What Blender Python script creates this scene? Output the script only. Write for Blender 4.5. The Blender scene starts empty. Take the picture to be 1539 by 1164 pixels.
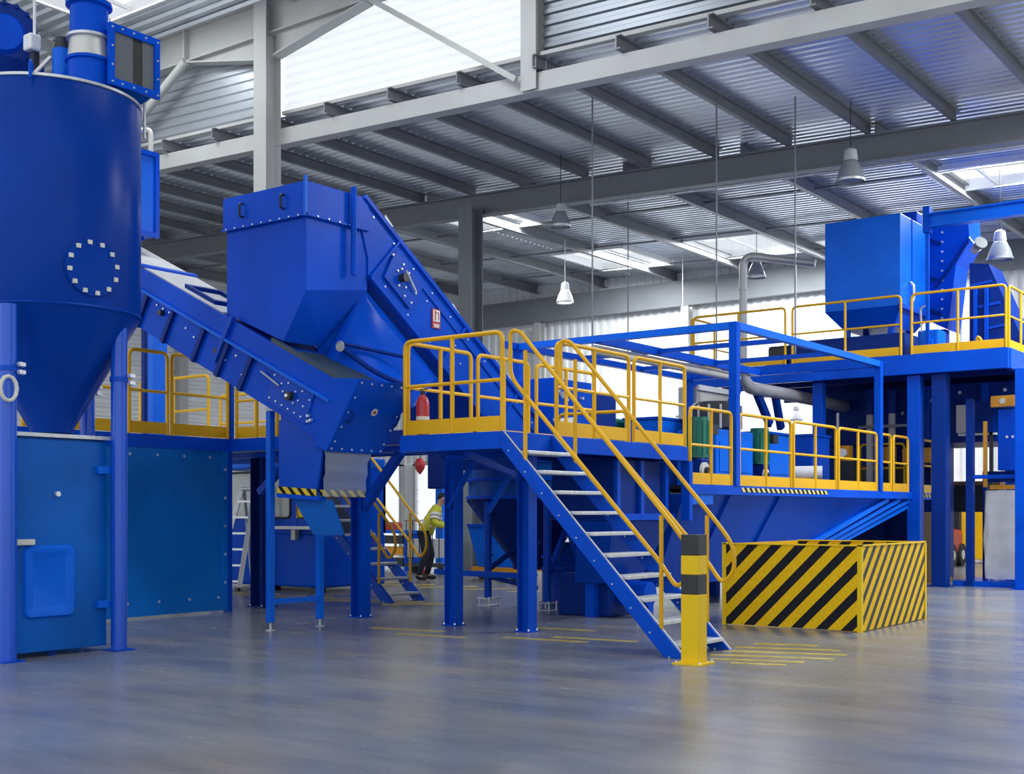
import bpy, bmesh, math, random
from mathutils import Vector, Matrix
random.seed(7)
scn = bpy.context.scene
C = scn.collection
PI = math.pi

# ------------------------------------------------------------------ camera
cd = bpy.data.cameras.new('camera')
cd.sensor_fit = 'HORIZONTAL'; cd.sensor_width = 36.0
cd.lens = 1846.0 / 1539.0 * 36.0
cd.shift_y = (770.0 - 582.0) / 1539.0
cd.clip_end = 300
cam = bpy.data.objects.new('camera', cd); C.objects.link(cam)
cam.location = (0, 0, 1.35)
cam.rotation_euler = (PI / 2, 0, math.radians(36.8))
scn.camera = cam

# ------------------------------------------------------------------ world, lights, exposure
w = bpy.data.worlds.new('overcast_sky'); scn.world = w; w.use_nodes = True
bg = w.node_tree.nodes['Background']
bg.inputs['Color'].default_value = (0.92, 0.965, 1.0, 1)
bg.inputs['Strength'].default_value = 1.3
vs = scn.view_settings
vs.view_transform = 'Standard'; vs.look = 'None'; vs.gamma = 1.0; vs.exposure = 0.07
try: vs.use_curve_mapping = False
except Exception: pass

def area(name, loc, sx, sy, power, col=(0.93, 0.97, 1.0)):
    l = bpy.data.lights.new(name, 'AREA'); l.shape = 'RECTANGLE'; l.size = sx; l.size_y = sy
    l.energy = power; l.color = col
    o = bpy.data.objects.new(name, l); C.objects.link(o); o.location = loc
    return o
# daylight coming in through the rooflights: (x0, x1, y0, y1)
LOW_SKY = [(-3.6, -0.6, 16.9, 21.2), (-20.5, -18.1, 29.3, 32.2), (-16.2, -14.0, 29.4, 32.2), (-8.4, -5.6, 25.5, 27.4), (-20.3, -18.2, 24.2, 25.7), (-4.6, -1.6, 22.6, 26.4), (-13.1, -11.2, 31.0, 33.0)]  # first one is unseen, added past the right edge to brighten the bin
HIGH_SKY = [(-20.9, -18.0, 11.4, 14.5), (-13.6, -10.8, 7.0, 13.5), (-6.4, -3.4, 7.0, 13.5)]  # last two are out of view, added to light the hall
def zr(x): return 7.634 - 0.036 * x                       # underside of the low roof's first beam
def zs(x): return zr(x) + 0.56                            # low roof sheeting
for i, (a, b, c, d) in enumerate(LOW_SKY):
    area('rooflight_daylight', ((a + b) / 2, (c + d) / 2, zs((a + b) / 2) - 0.10), b - a - .06, d - c - .06, 85 * (b - a) * (d - c))
for i, (a, b, c, d) in enumerate(HIGH_SKY):
    area('rooflight_daylight', ((a + b) / 2, (c + d) / 2, 10.93), b - a - .06, d - c - .06, (22, 22, 9)[i] * (b - a) * (d - c))

# ------------------------------------------------------------------ materials
def nmat(name):
    m = bpy.data.materials.new(name); m.use_nodes = True
    return m, m.node_tree.nodes, m.node_tree.links, m.node_tree.nodes['Principled BSDF']
def paint(name, col, rough=0.4, metal=0.0, var=0.12, scale=1.3, spec=0.5, bump=0.0, coat=0.0):
    m, n, l, b = nmat(name)
    tc = n.new('ShaderNodeTexCoord')
    no = n.new('ShaderNodeTexNoise'); no.inputs['Scale'].default_value = scale; no.inputs['Detail'].default_value = 5
    l.new(tc.outputs['Object'], no.inputs['Vector'])
    r = n.new('ShaderNodeValToRGB')
    r.color_ramp.elements[0].position = 0.3; r.color_ramp.elements[1].position = 0.72
    r.color_ramp.elements[0].color = tuple(c * (1 - var) for c in col) + (1,)
    r.color_ramp.elements[1].color = tuple(min(1, c * (1 + var)) for c in col) + (1,)
    l.new(no.outputs['Fac'], r.inputs['Fac']); l.new(r.outputs['Color'], b.inputs['Base Color'])
    mr = n.new('ShaderNodeMapRange'); mr.inputs['To Min'].default_value = rough * 0.85; mr.inputs['To Max'].default_value = min(1, rough * 1.2)
    l.new(no.outputs['Fac'], mr.inputs['Value']); l.new(mr.outputs['Result'], b.inputs['Roughness'])
    b.inputs['Metallic'].default_value = metal
    b.inputs['Specular IOR Level'].default_value = spec
    if coat: b.inputs['Coat Weight'].default_value = coat; b.inputs['Coat Roughness'].default_value = 0.15
    if bump:
        bn = n.new('ShaderNodeBump'); bn.inputs['Strength'].default_value = bump; bn.inputs['Distance'].default_value = 0.01
        n2 = n.new('ShaderNodeTexNoise'); n2.inputs['Scale'].default_value = 60; l.new(tc.outputs['Object'], n2.inputs['Vector'])
        l.new(n2.outputs['Fac'], bn.inputs['Height']); l.new(bn.outputs['Normal'], b.inputs['Normal'])
    return m
M = {}
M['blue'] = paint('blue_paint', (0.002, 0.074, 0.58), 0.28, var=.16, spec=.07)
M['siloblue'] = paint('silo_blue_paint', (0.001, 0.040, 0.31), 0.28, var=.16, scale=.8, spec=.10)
M['bluecol'] = paint('blue_column_paint', (0.002, 0.068, 0.52), 0.28, var=.1, spec=.12)
M['bluepanel'] = paint('reflecting_panel_paint', (0.002, 0.105, 0.46), 0.28, var=.3, scale=0.9, spec=.15)  # same blue paint, shifted to a darker teal for what the panels reflect
M['sheetpanel'] = paint('brightened_sheet_paint', (0.003, 0.17, 0.60), 0.28, var=.25, scale=0.8, spec=.2)  # panel paint brightened to make up for the shade behind the silo
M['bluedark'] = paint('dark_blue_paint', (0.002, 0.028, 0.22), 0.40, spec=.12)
M['tankblue'] = paint('bright_blue_paint', (0.003, 0.13, 0.72), 0.34, spec=.15)
M['yellow'] = paint('yellow_paint', (0.76, 0.41, 0.004), 0.36, var=.1, spec=.3)
M['bollard'] = paint('bollard_yellow_paint', (0.82, 0.54, 0.006), 0.4, var=.06, spec=.25)
M['black'] = paint('black_paint', (0.018, 0.019, 0.022), 0.45)
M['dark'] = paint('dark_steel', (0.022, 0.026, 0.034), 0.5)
M['green'] = paint('green_paint', (0.006, 0.15, 0.10), 0.4)
M['red'] = paint('red_paint', (0.42, 0.02, 0.025), 0.35)
M['white'] = paint('white_paint', (0.78, 0.79, 0.80), 0.5, var=.05)
M['cream'] = paint('cream_paint', (0.62, 0.60, 0.54), 0.5, var=.06)
M['galv'] = paint('galvanised_steel', (0.55, 0.57, 0.60), 0.42, metal=.75, var=.18, scale=7)
M['tread'] = paint('tread_grating', (0.62, 0.64, 0.66), 0.45, metal=.35, var=.15, scale=20)
M['beam'] = paint('grey_beam_paint', (0.45, 0.455, 0.445), 0.55, var=.07)
M['beamdark'] = paint('dark_grey_beam_paint', (0.20, 0.215, 0.23), 0.55, var=.08)
M['purlin'] = paint('purlin_steel', (0.23, 0.24, 0.25), 0.5, metal=.3, var=.1)
M['bolt'] = paint('bright_bolt_steel', (0.72, 0.74, 0.76), 0.3, metal=.6)
M['alu'] = paint('aluminium', (0.75, 0.76, 0.78), 0.35, metal=.6)
M['duct'] = paint('duct_metal', (0.55, 0.55, 0.53), 0.4, metal=.5)
M['roof'] = paint('roof_sheet', (0.66, 0.70, 0.76), 0.30, metal=.75, var=.12, scale=.6)
M['wall'] = paint('wall_sheet', (0.80, 0.81, 0.82), 0.55, var=.05)
M['clad'] = paint('shaded_cladding_sheet', (0.20, 0.22, 0.25), 0.33, metal=.6, var=.12, scale=.7)  # same cladding, darkened for the dim stretch right of the post
M['cladlit'] = paint('lit_cladding_sheet', (0.50, 0.53, 0.57), 0.33, metal=.6, var=.12, scale=.7)  # same cladding, lightened for the light caught left of the column
M['legblue'] = paint('blue_leg_paint', (0.006, 0.085, 0.58), 0.22, var=.06, spec=.5)
M['rubber'] = paint('rubber', (0.015, 0.016, 0.018), 0.7)
M['belt'] = paint('belt_rubber', (0.03, 0.055, 0.075), 0.5)
M['skin'] = paint('skin', (0.55, 0.28, 0.19), 0.6, var=.06)
M['hivis'] = paint('hivis_cloth', (0.62, 0.58, 0.05), 0.8, var=.18, scale=9)
M['cloth'] = paint('dark_cloth', (0.014, 0.016, 0.03), 0.85, var=.2, scale=9)
M['reflect'] = paint('reflective_tape', (0.72, 0.73, 0.75), 0.4)
M['bagcloth'] = paint('bag_cloth', (0.66, 0.66, 0.64), 0.8, var=.12, scale=3, bump=.3)
M['wood'] = paint('wood_board', (0.30, 0.16, 0.07), 0.6, var=.2)
M['carton'] = paint('carton_board', (0.30, 0.21, 0.13), 0.75, var=.15)
M['floorpaint'] = paint('worn_floor_paint', (0.50, 0.38, 0.07), 0.3, var=.3, scale=5)
M['amber'] = paint('amber_box_paint', (0.62, 0.27, 0.01), 0.45)
M['greypaint'] = paint('light_grey_paint', (0.45, 0.46, 0.47), 0.5)

def m_floor():
    m, n, l, b = nmat('polished_concrete')
    tc = n.new('ShaderNodeTexCoord')
    mp = n.new('ShaderNodeMapping'); mp.inputs['Rotation'].default_value = (0, 0, math.radians(33)); mp.inputs['Scale'].default_value = (0.40, 1.3, 1)
    l.new(tc.outputs['Object'], mp.inputs['Vector'])
    n1 = n.new('ShaderNodeTexNoise'); n1.inputs['Scale'].default_value = 1.6; n1.inputs['Detail'].default_value = 8; n1.inputs['Roughness'].default_value = .62
    l.new(mp.outputs['Vector'], n1.inputs['Vector'])
    n2 = n.new('ShaderNodeTexNoise'); n2.inputs['Scale'].default_value = 0.8; n2.inputs['Detail'].default_value = 7
    l.new(tc.outputs['Object'], n2.inputs['Vector'])
    n3 = n.new('ShaderNodeTexNoise'); n3.inputs['Scale'].default_value = 45; n3.inputs['Detail'].default_value = 4
    l.new(tc.outputs['Object'], n3.inputs['Vector'])
    r = n.new('ShaderNodeValToRGB'); e = r.color_ramp.elements
    e[0].position = .30; e[0].color = (0.145, 0.152, 0.166, 1)
    e[1].position = .72; e[1].color = (0.246, 0.246, 0.244, 1)
    k = e.new(.5); k.color = (0.190, 0.196, 0.204, 1)
    l.new(n1.outputs['Fac'], r.inputs['Fac'])
    r2 = n.new('ShaderNodeValToRGB'); r2.color_ramp.elements[0].position = .40; r2.color_ramp.elements[0].color = (0.84, 0.92, 1.08, 1)
    r2.color_ramp.elements[1].position = .68; r2.color_ramp.elements[1].color = (1.16, 1.06, 0.93, 1)
    l.new(n2.outputs['Fac'], r2.inputs['Fac'])
    mx = n.new('ShaderNodeMix'); mx.data_type = 'RGBA'; mx.blend_type = 'MULTIPLY'; mx.inputs[0].default_value = 1
    l.new(r.outputs['Color'], mx.inputs[6]); l.new(r2.outputs['Color'], mx.inputs[7])
    r3 = n.new('ShaderNodeMapRange'); r3.inputs['To Min'].default_value = .82; r3.inputs['To Max'].default_value = 1.18
    l.new(n3.outputs['Fac'], r3.inputs['Value'])
    mx2 = n.new('ShaderNodeMix'); mx2.data_type = 'RGBA'; mx2.blend_type = 'MULTIPLY'; mx2.inputs[0].default_value = 1
    l.new(mx.outputs[2], mx2.inputs[6]); l.new(r3.outputs['Result'], mx2.inputs[7])
    l.new(mx2.outputs[2], b.inputs['Base Color'])
    rr = n.new('ShaderNodeMapRange'); rr.inputs['To Min'].default_value = .18; rr.inputs['To Max'].default_value = .32
    l.new(n1.outputs['Fac'], rr.inputs['Value']); l.new(rr.outputs['Result'], b.inputs['Roughness'])
    bn = n.new('ShaderNodeBump'); bn.inputs['Strength'].default_value = .12; bn.inputs['Distance'].default_value = .004
    l.new(n1.outputs['Fac'], bn.inputs['Height']); l.new(bn.outputs['Normal'], b.inputs['Normal'])
    return m
M['floor'] = m_floor()

def m_stripes(name, vec, period, duty, c1, c2, rough=.5):
    m, n, l, b = nmat(name)
    tc = n.new('ShaderNodeTexCoord')
    d = n.new('ShaderNodeVectorMath'); d.operation = 'DOT_PRODUCT'; d.inputs[1].default_value = vec
    l.new(tc.outputs['Object'], d.inputs[0])
    dv = n.new('ShaderNodeMath'); dv.operation = 'DIVIDE'; dv.inputs[1].default_value = period; l.new(d.outputs['Value'], dv.inputs[0])
    fr = n.new('ShaderNodeMath'); fr.operation = 'FRACT'; l.new(dv.outputs[0], fr.inputs[0])
    lt = n.new('ShaderNodeMath'); lt.operation = 'LESS_THAN'; lt.inputs[1].default_value = duty; l.new(fr.outputs[0], lt.inputs[0])
    no = n.new('ShaderNodeTexNoise'); no.inputs['Scale'].default_value = 30; l.new(tc.outputs['Object'], no.inputs['Vector'])
    mr = n.new('ShaderNodeMapRange'); mr.inputs['To Min'].default_value = .75; mr.inputs['To Max'].default_value = 1.2; l.new(no.outputs['Fac'], mr.inputs['Value'])
    mx = n.new('ShaderNodeMix'); mx.data_type = 'RGBA'; l.new(lt.outputs[0], mx.inputs[0])
    mx.inputs[6].default_value = c1 + (1,); mx.inputs[7].default_value = c2 + (1,)
    m2 = n.new('ShaderNodeMix'); m2.data_type = 'RGBA'; m2.blend_type = 'MULTIPLY'; m2.inputs[0].default_value = 1
    l.new(mx.outputs[2], m2.inputs[6]); l.new(mr.outputs['Result'], m2.inputs[7])
    l.new(m2.outputs[2], b.inputs['Base Color']); b.inputs['Roughness'].default_value = rough; b.inputs['Specular IOR Level'].default_value = .12
    return m
YL = (0.86, 0.52, 0.008); BK = (0.014, 0.015, 0.02)
M['haz_front'] = m_stripes('hazard_stripes_front', (1, 0, -1.0), 0.30, .47, YL, BK)
M['haz_side'] = m_stripes('hazard_stripes_side', (0, 1, -1.0), 0.235, .44, YL, (0.05, 0.055, 0.06))
M['haz_strip'] = m_stripes('hazard_strip', (1, 1, 1.0), 0.14, .45, (0.75, 0.55, 0.05), BK)
M['haz_edge'] = m_stripes('hazard_edge_strip', (0, 1, 1.0), 0.16, .5, (0.70, 0.60, 0.25), BK)
M['redwhite'] = m_stripes('red_white_bands', (.4, .4, 1.0), 0.26, .5, (0.8, 0.8, 0.8), (0.6, 0.03, 0.02))

def m_translucent(name, col, mix=.75, rough=.5, clear=0.0):
    m, n, l, b = nmat(name)
    b.inputs['Base Color'].default_value = col + (1,); b.inputs['Roughness'].default_value = rough
    t = n.new('ShaderNodeBsdfTranslucent'); t.inputs['Color'].default_value = col + (1,)
    ms = n.new('ShaderNodeMixShader'); ms.inputs[0].default_value = mix
    l.new(b.outputs[0], ms.inputs[1]); l.new(t.outputs[0], ms.inputs[2])
    if clear:
        tr = n.new('ShaderNodeBsdfTransparent'); m3 = n.new('ShaderNodeMixShader'); m3.inputs[0].default_value = clear
        l.new(ms.outputs[0], m3.inputs[1]); l.new(tr.outputs[0], m3.inputs[2]); ms = m3
    l.new(ms.outputs[0], n['Material Output'].inputs['Surface'])
    return m
M['polycarb'] = m_translucent('translucent_cladding', (0.96, 0.97, 0.98), .88, .5, .22)
M['opal'] = m_translucent('opal_rooflight', (0.93, 0.95, 0.96), .8, .5, .9)
M['opaldoor'] = m_translucent('translucent_door', (0.94, 0.95, 0.96), .85, .5, .3)
def m_curtain():
    m, n, l, b = nmat('clear_curtain')
    b.inputs['Base Color'].default_value = (0.70, 0.80, 0.98, 1); b.inputs['Roughness'].default_value = .2
    t = n.new('ShaderNodeBsdfTransparent'); ms = n.new('ShaderNodeMixShader'); ms.inputs[0].default_value = .68
    l.new(b.outputs[0], ms.inputs[1]); l.new(t.outputs[0], ms.inputs[2]); l.new(ms.outputs[0], n['Material Output'].inputs['Surface'])
    return m
M['curtain'] = m_curtain()
def m_glass(name, col, alpha):
    m, n, l, b = nmat(name)
    b.inputs['Base Color'].default_value = col + (1,); b.inputs['Roughness'].default_value = .08
    t = n.new('ShaderNodeBsdfTransparent'); ms = n.new('ShaderNodeMixShader'); ms.inputs[0].default_value = alpha
    l.new(b.outputs[0], ms.inputs[1]); l.new(t.outputs[0], ms.inputs[2]); l.new(ms.outputs[0], n['Material Output'].inputs['Surface'])
    return m
M['glass'] = m_glass('paled_cab_glass', (0.52, 0.56, 0.54), .3)  # tint paled to stand in for light inside the cab
M['greyglass'] = m_glass('grey_window', (0.16, 0.17, 0.19), .1)
M['lampglass'] = m_translucent('lamp_shade_prismatic', (0.34, 0.37, 0.41), .35, .2)
def m_emit(name, col, s):
    m, n, l, b = nmat(name)
    b.inputs['Base Color'].default_value = col + (1,); b.inputs['Emission Color'].default_value = col + (1,); b.inputs['Emission Strength'].default_value = s
    return m
M['lamplens'] = m_emit('lamp_lens', (0.95, 0.97, 1.0), 1.1)

# ------------------------------------------------------------------ mesh builder
class MB:
    def __init__(s): s.v = []; s.f = []
    def add(s, vs_, fs):
        o = len(s.v); s.v += [tuple(p) for p in vs_]; s.f += [tuple(i + o for i in f) for f in fs]; return s
    def box(s, x0, y0, z0, x1, y1, z1):
        return s.add([(x0, y0, z0), (x1, y0, z0), (x1, y1, z0), (x0, y1, z0), (x0, y0, z1), (x1, y0, z1), (x1, y1, z1), (x0, y1, z1)],
                     [(0, 3, 2, 1), (4, 5, 6, 7), (0, 1, 5, 4), (1, 2, 6, 5), (2, 3, 7, 6), (3, 0, 4, 7)])
    def frame(s, p0, p1, up):
        p0 = Vector(p0); p1 = Vector(p1); d = (p1 - p0).normalized(); up = Vector(up)
        if abs(d.dot(up)) > .999: up = Vector((1, 0, 0))
        sd = d.cross(up).normalized(); u = sd.cross(d).normalized()
        return p0, p1, d, sd, u
    def sweep(s, p0, p1, prof, up=(0, 0, 1)):
        p0, p1, d, sd, u = s.frame(p0, p1, up); n = len(prof)
        vs_ = [p0 + sd * a + u * b for a, b in prof] + [p1 + sd * a + u * b for a, b in prof]
        fs = [(i, (i + 1) % n, n + (i + 1) % n, n + i) for i in range(n)] + [tuple(range(n)), tuple(range(2 * n - 1, n - 1, -1))]
        return s.add(vs_, fs)
    def beam(s, p0, p1, wd, ht, up=(0, 0, 1)):
        a, b = wd / 2, ht / 2
        return s.sweep(p0, p1, [(-a, -b), (a, -b), (a, b), (-a, b)], up)
    def hbeam(s, p0, p1, b, h, up=(0, 0, 1), tf=.018, tw=.014):
        s.sweep(p0, p1, [(-b/2, h/2 - tf), (b/2, h/2 - tf), (b/2, h/2), (-b/2, h/2)], up)
        s.sweep(p0, p1, [(-b/2, -h/2), (b/2, -h/2), (b/2, -h/2 + tf), (-b/2, -h/2 + tf)], up)
        return s.sweep(p0, p1, [(-tw/2, -h/2 + tf), (tw/2, -h/2 + tf), (tw/2, h/2 - tf), (-tw/2, h/2 - tf)], up)
    def cyl(s, p0, p1, r0, r1=None, n=16):
        if r1 is None: r1 = r0
        p0, p1, d, sd, u = s.frame(p0, p1, (0, 0, 1))
        c = [(math.cos(2 * PI * i / n), math.sin(2 * PI * i / n)) for i in range(n)]
        vs_ = [p0 + sd * a * r0 + u * b * r0 for a, b in c] + [p1 + sd * a * r1 + u * b * r1 for a, b in c]
        return s.add(vs_, [(i, (i + 1) % n, n + (i + 1) % n, n + i) for i in range(n)] + [tuple(range(n)), tuple(range(2 * n - 1, n - 1, -1))])
    def tube(s, pts, r, n=8, closed=False):
        P = [Vector(p) for p in pts]; k = len(P)
        t0 = None; rings = []; prev = None
        for i in range(k):
            a = P[i - 1] if (i > 0 or closed) else P[i]; b = P[(i + 1) % k] if (i < k - 1 or closed) else P[i]
            t = (b - a).normalized()
            if prev is None:
                up = Vector((0, 0, 1)) if abs(t.z) < .9 else Vector((1, 0, 0))
                nx = t.cross(up).normalized()
            else:
                nx = prev - t * prev.dot(t); nx.normalize()
            prev = nx; ny = t.cross(nx)
            rings.append([P[i] + nx * math.cos(2 * PI * j / n) * r + ny * math.sin(2 * PI * j / n) * r for j in range(n)])
        vs_ = [p for q in rings for p in q]; fs = []
        for i in range(k if closed else k - 1):
            i2 = (i + 1) % k
            for j in range(n): fs.append((i * n + j, i * n + (j + 1) % n, i2 * n + (j + 1) % n, i2 * n + j))
        if not closed: fs += [tuple(range(n)), tuple(range((k - 1) * n, k * n))]
        return s.add(vs_, fs)
    def lathe(s, c, prof, n=32, cap=True):
        vs_ = []; fs = []; k = len(prof)
        for r, z in prof: vs_ += [(c[0] + r * math.cos(2 * PI * j / n), c[1] + r * math.sin(2 * PI * j / n), c[2] + z) for j in range(n)]
        for i in range(k - 1):
            for j in range(n): fs.append((i * n + j, i * n + (j + 1) % n, (i + 1) * n + (j + 1) % n, (i + 1) * n + j))
        if cap: fs += [tuple(range(n)), tuple(range((k - 1) * n, k * n))]
        return s.add(vs_, fs)
    def poly(s, pts, ext):
        n = len(pts); e = Vector(ext); P = [Vector(p) for p in pts]
        return s.add(P + [p + e for p in P], [tuple(range(n)), tuple(range(2 * n - 1, n - 1, -1))] + [(i, (i + 1) % n, n + (i + 1) % n, n + i) for i in range(n)])
    def grid(s, rows, thick=None):
        r = len(rows); c = len(rows[0])
        return s.add([p for q in rows for p in q], [(i * c + j, i * c + j + 1, (i + 1) * c + j + 1, (i + 1) * c + j) for i in range(r - 1) for j in range(c - 1)])
    def corr(s, O, U, V, N, lu, lv, pitch, depth):
        O = Vector(O); U = Vector(U); V = Vector(V); N = Vector(N)
        pr = []; t = 0
        while t < lv - 1e-6:
            for a, d in ((0, 0), (.38, 0), (.5, depth), (.88, depth)):
                q = t + a * pitch
                if q < lv: pr.append((q, d))
            t += pitch
        pr.append((lv, 0))
        row0 = [O + V * a + N * d for a, d in pr]; row1 = [p + U * lu for p in row0]
        return s.grid([row0, row1])
    def build(s, name, mat, parent=None, smooth=False, bevel=0, recalc=True, solid=0):
        me = bpy.data.meshes.new(name)
        off = parent.matrix_world_loc if False else (world_loc(parent) if parent else Vector((0, 0, 0)))
        me.from_pydata([tuple(Vector(p) - off) for p in s.v], [], s.f)
        if recalc:
            bm = bmesh.new(); bm.from_mesh(me); bmesh.ops.recalc_face_normals(bm, faces=bm.faces); bm.to_mesh(me); bm.free()
        me.materials.append(M[mat] if isinstance(mat, str) else mat)
        if smooth:
            for p in me.polygons: p.use_smooth = True
            me.set_sharp_from_angle(angle=math.radians(38))
        o = bpy.data.objects.new(name, me); C.objects.link(o)
        if parent: o.parent = parent
        if getattr(s, 'stuff', False): o['kind'] = 'stuff'
        if bevel:
            b = o.modifiers.new('bevel', 'BEVEL'); b.width = bevel; b.segments = 2; b.limit_method = 'ANGLE'
        if solid:
            b = o.modifiers.new('solid', 'SOLIDIFY'); b.thickness = solid; b.offset = 0
        return o
def world_loc(o):
    v = Vector((0, 0, 0))
    while o: v = v + o.location; o = o.parent
    return v
def tag(o, label, cat, group=None, kind=None):
    if label: o['label'] = label
    if cat: o['category'] = cat
    if group: o['group'] = group
    if kind: o['kind'] = kind
    return o
def thing(name, label, cat, loc, group=None, kind=None):
    o = bpy.data.objects.new(name, None); C.objects.link(o); o.location = loc; o.empty_display_size = .1
    return tag(o, label, cat, group, kind)
def fillet(pts, r, k=4, closed=False):
    P = [Vector(p) for p in pts]; out = []; n = len(P)
    for i in range(n):
        if not closed and i in (0, n - 1): out.append(P[i]); continue
        a = P[i - 1]; b = P[i]; c = P[(i + 1) % n]
        d1 = a - b; d2 = c - b; rr = min(r, d1.length * .49, d2.length * .49)
        s0 = b + d1.normalized() * rr; s1 = b + d2.normalized() * rr
        for j in range(k + 1):
            t = j / k; out.append(s0 * (1 - t) ** 2 + b * 2 * t * (1 - t) + s1 * t * t)
    return out
def bolts(pts, nrm, r=.014, h=.012):
    mb = MB(); n = Vector(nrm).normalized()
    for p in pts: mb.cyl(Vector(p) - n * .004, Vector(p) + n * h, r, r * .8, 6)
    mb.stuff = True
    return mb
def lerp(a, b, t): return Vector(a) * (1 - t) + Vector(b) * t
def line(a, b, n): return [lerp(a, b, i / (n - 1)) for i in range(n)]

# ================================================================== STRUCTURE
XL, XR, YF, YB, Y1, Y2 = -33.0, 4.0, -7.0, 34.0, 16.0, 22.0
fl = MB().box(XL, YF, -.2, 12, YB, 0).build('floor', 'floor')
tag(fl, 'grey polished concrete factory floor with faint streaks', 'floor', kind='structure')
# worn yellow hatch lines painted on the floor (x0,y0,x1,y1,width)
for a in [(-5.55, 11.55, -4.95, 11.75, .10), (-5.55, 11.15, -4.6, 11.47, .10), (-5.5, 10.78, -4.4, 11.15, .10), (-5.45, 10.42, -4.38, 10.78, .10), (-5.3, 10.12, -4.5, 10.39, .10), (-5.0, 9.95, -4.55, 10.10, .09),
          (-9.9, 10.5, -8.9, 10.62, .10), (-9.2, 10.15, -8.3, 10.25, .09), (-8.0, 10.55, -7.0, 10.66, .10), (-7.6, 10.9, -6.6, 11.0, .10), (-8.6, 11.6, -7.6, 11.72, .1)]:
    MB().beam((a[0], a[1], .002), (a[2], a[3], .002), a[4], .004).build('painted_stripe', 'floorpaint', fl)
for i in range(9):
    x = -17.2 + i * .62
    MB().beam((x, 13.2, .002), (x + .75, 13.95, .002), .26, .004).build('painted_stripe', 'floorpaint', fl)
for i in range(7):
    x = -17.5 + i * 1.0
    MB().beam((x, 16.6, .002), (x + .7, 17.4, .002), .30, .004).build('painted_stripe', 'floorpaint', fl)

def sheet_cells(x0, x1, y0, y1, holes):
    xs = sorted({x0, x1} | {h[0] for h in holes if x0 < h[0] < x1} | {h[1] for h in holes if x0 < h[1] < x1})
    out = []
    for a, b in zip(xs, xs[1:]):
        m = (a + b) / 2; ys = [y0]
        for h in sorted([h for h in holes if h[0] < m < h[1]], key=lambda h: h[2]):
            out.append((a, b, ys[-1], h[2])); ys.append(h[3])
        out.append((a, b, ys[-1], y1))
    return [c for c in out if c[3] - c[2] > .02]
# low roof
mb = MB()
for a, b, c, d in sheet_cells(XL, XR, Y1, YB, LOW_SKY):
    L = b - a
    mb.corr((a, c, zs(a)), (1, 0, -.036), (0, 1, 0), (0, 0, 1), L, d - c, .21, .05)
low = mb.build('ceiling', 'roof', recalc=False)
tag(low, 'low corrugated steel roof deck over the machine bay', 'ceiling', kind='structure')
x = -31.5
while x < 3:
    z = zs(x) - .11
    MB().sweep((x, Y1 - .25, z), (x, Y2 + .1, z), [(-.045, -.11), (.045, -.11), (.045, -.09), (-.02, -.09), (-.02, .09), (.045, .09), (.045, .11), (-.045, .11)]).build('purlin', 'purlin', low)
    x += 1.55
x = -32.4
while x < 3:
    z = zs(x) - .15
    MB().sweep((x, Y2, z), (x, YB, z), [(-.06, -.15), (.06, -.15), (.06, -.13), (-.03, -.13), (-.03, .13), (.06, .13), (.06, .15), (-.06, .15)]).build('purlin', 'purlin', low)
    x += 2.7
for y in (25.6, 28.9, 32.0):
    MB().beam((XL, y, zs(XL) - .12), (XR, y, zs(XR) - .12), .05, .05).build('sag_bar', 'purlin', low)
# high roof of the front hall
mb = MB()
for a, b, c, d in sheet_cells(XL, XR, 2.5, Y1, HIGH_SKY): mb.corr((a, c, 11.0), (1, 0, 0), (0, 1, 0), (0, 0, 1), b - a, d - c, .3, .06)
hi = mb.build('ceiling', 'roof', recalc=False)
tag(hi, 'high corrugated steel roof over the front hall', 'ceiling', kind='structure')
for x in (-30.4, -27.8, -25.2, -22.6, -16.8, -14.4, -9.8, -7.2, -2.4, .6):
    MB().beam((x, 2.5, 10.88), (x, Y1, 10.88), .07, .22).build('purlin', 'beam', hi)
# rooflights
def rooflight(n, a, b, c, d, z, slope, label):
    t = thing('window_%d' % n, label, 'rooflight', ((a + b) / 2, (c + d) / 2, z), kind='structure')
    m = MB(); e = .09
    za, zb = z - slope * (a - (a + b) / 2), z - slope * (b - (a + b) / 2)
    m.beam((a, c, za), (a, d, za), e, .24); m.beam((b, c, zb), (b, d, zb), e, .24)
    m.beam((a, c, za), (b, c, zb), e, .24); m.beam((a, d, za), (b, d, zb), e, .24)
    m.build('frame', 'white', t)
    MB().poly([(a, c, za + .1), (b, c, zb + .1), (b, d, zb + .1), (a, d, za + .1)], (0, 0, .02)).build('pane', 'opal', t)
    k = int((b - a) / 1.1)
    for i in range(1, k + 1):
        q = a + (b - a) * i / (k + 1)
        MB().beam((q, c, z - .03), (q, d, z - .03), .035, .07).build('glazing_bar', 'white', t)
SKL = ['added unseen rooflight over the front right of the machine bay', 'bright rooflight behind the hanging white lamp at centre', 'bright rooflight above the bent duct', 'bright rooflight above the blue bin at right', 'narrow rooflight just past the dark grey column', 'wide rooflight to the right of the upper platform', 'small rooflight close to the back wall']
for i, q in enumerate(LOW_SKY): rooflight(i + 1, *q, zs((q[0] + q[1]) / 2), .036, SKL[i])
for i, q in enumerate(HIGH_SKY): rooflight(i + 8, *q, 11.02, 0, ['white framed rooflight above the silo duct', 'added unseen rooflight over the middle of the front hall', 'added unseen rooflight over the right of the front hall'][i])

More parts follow.
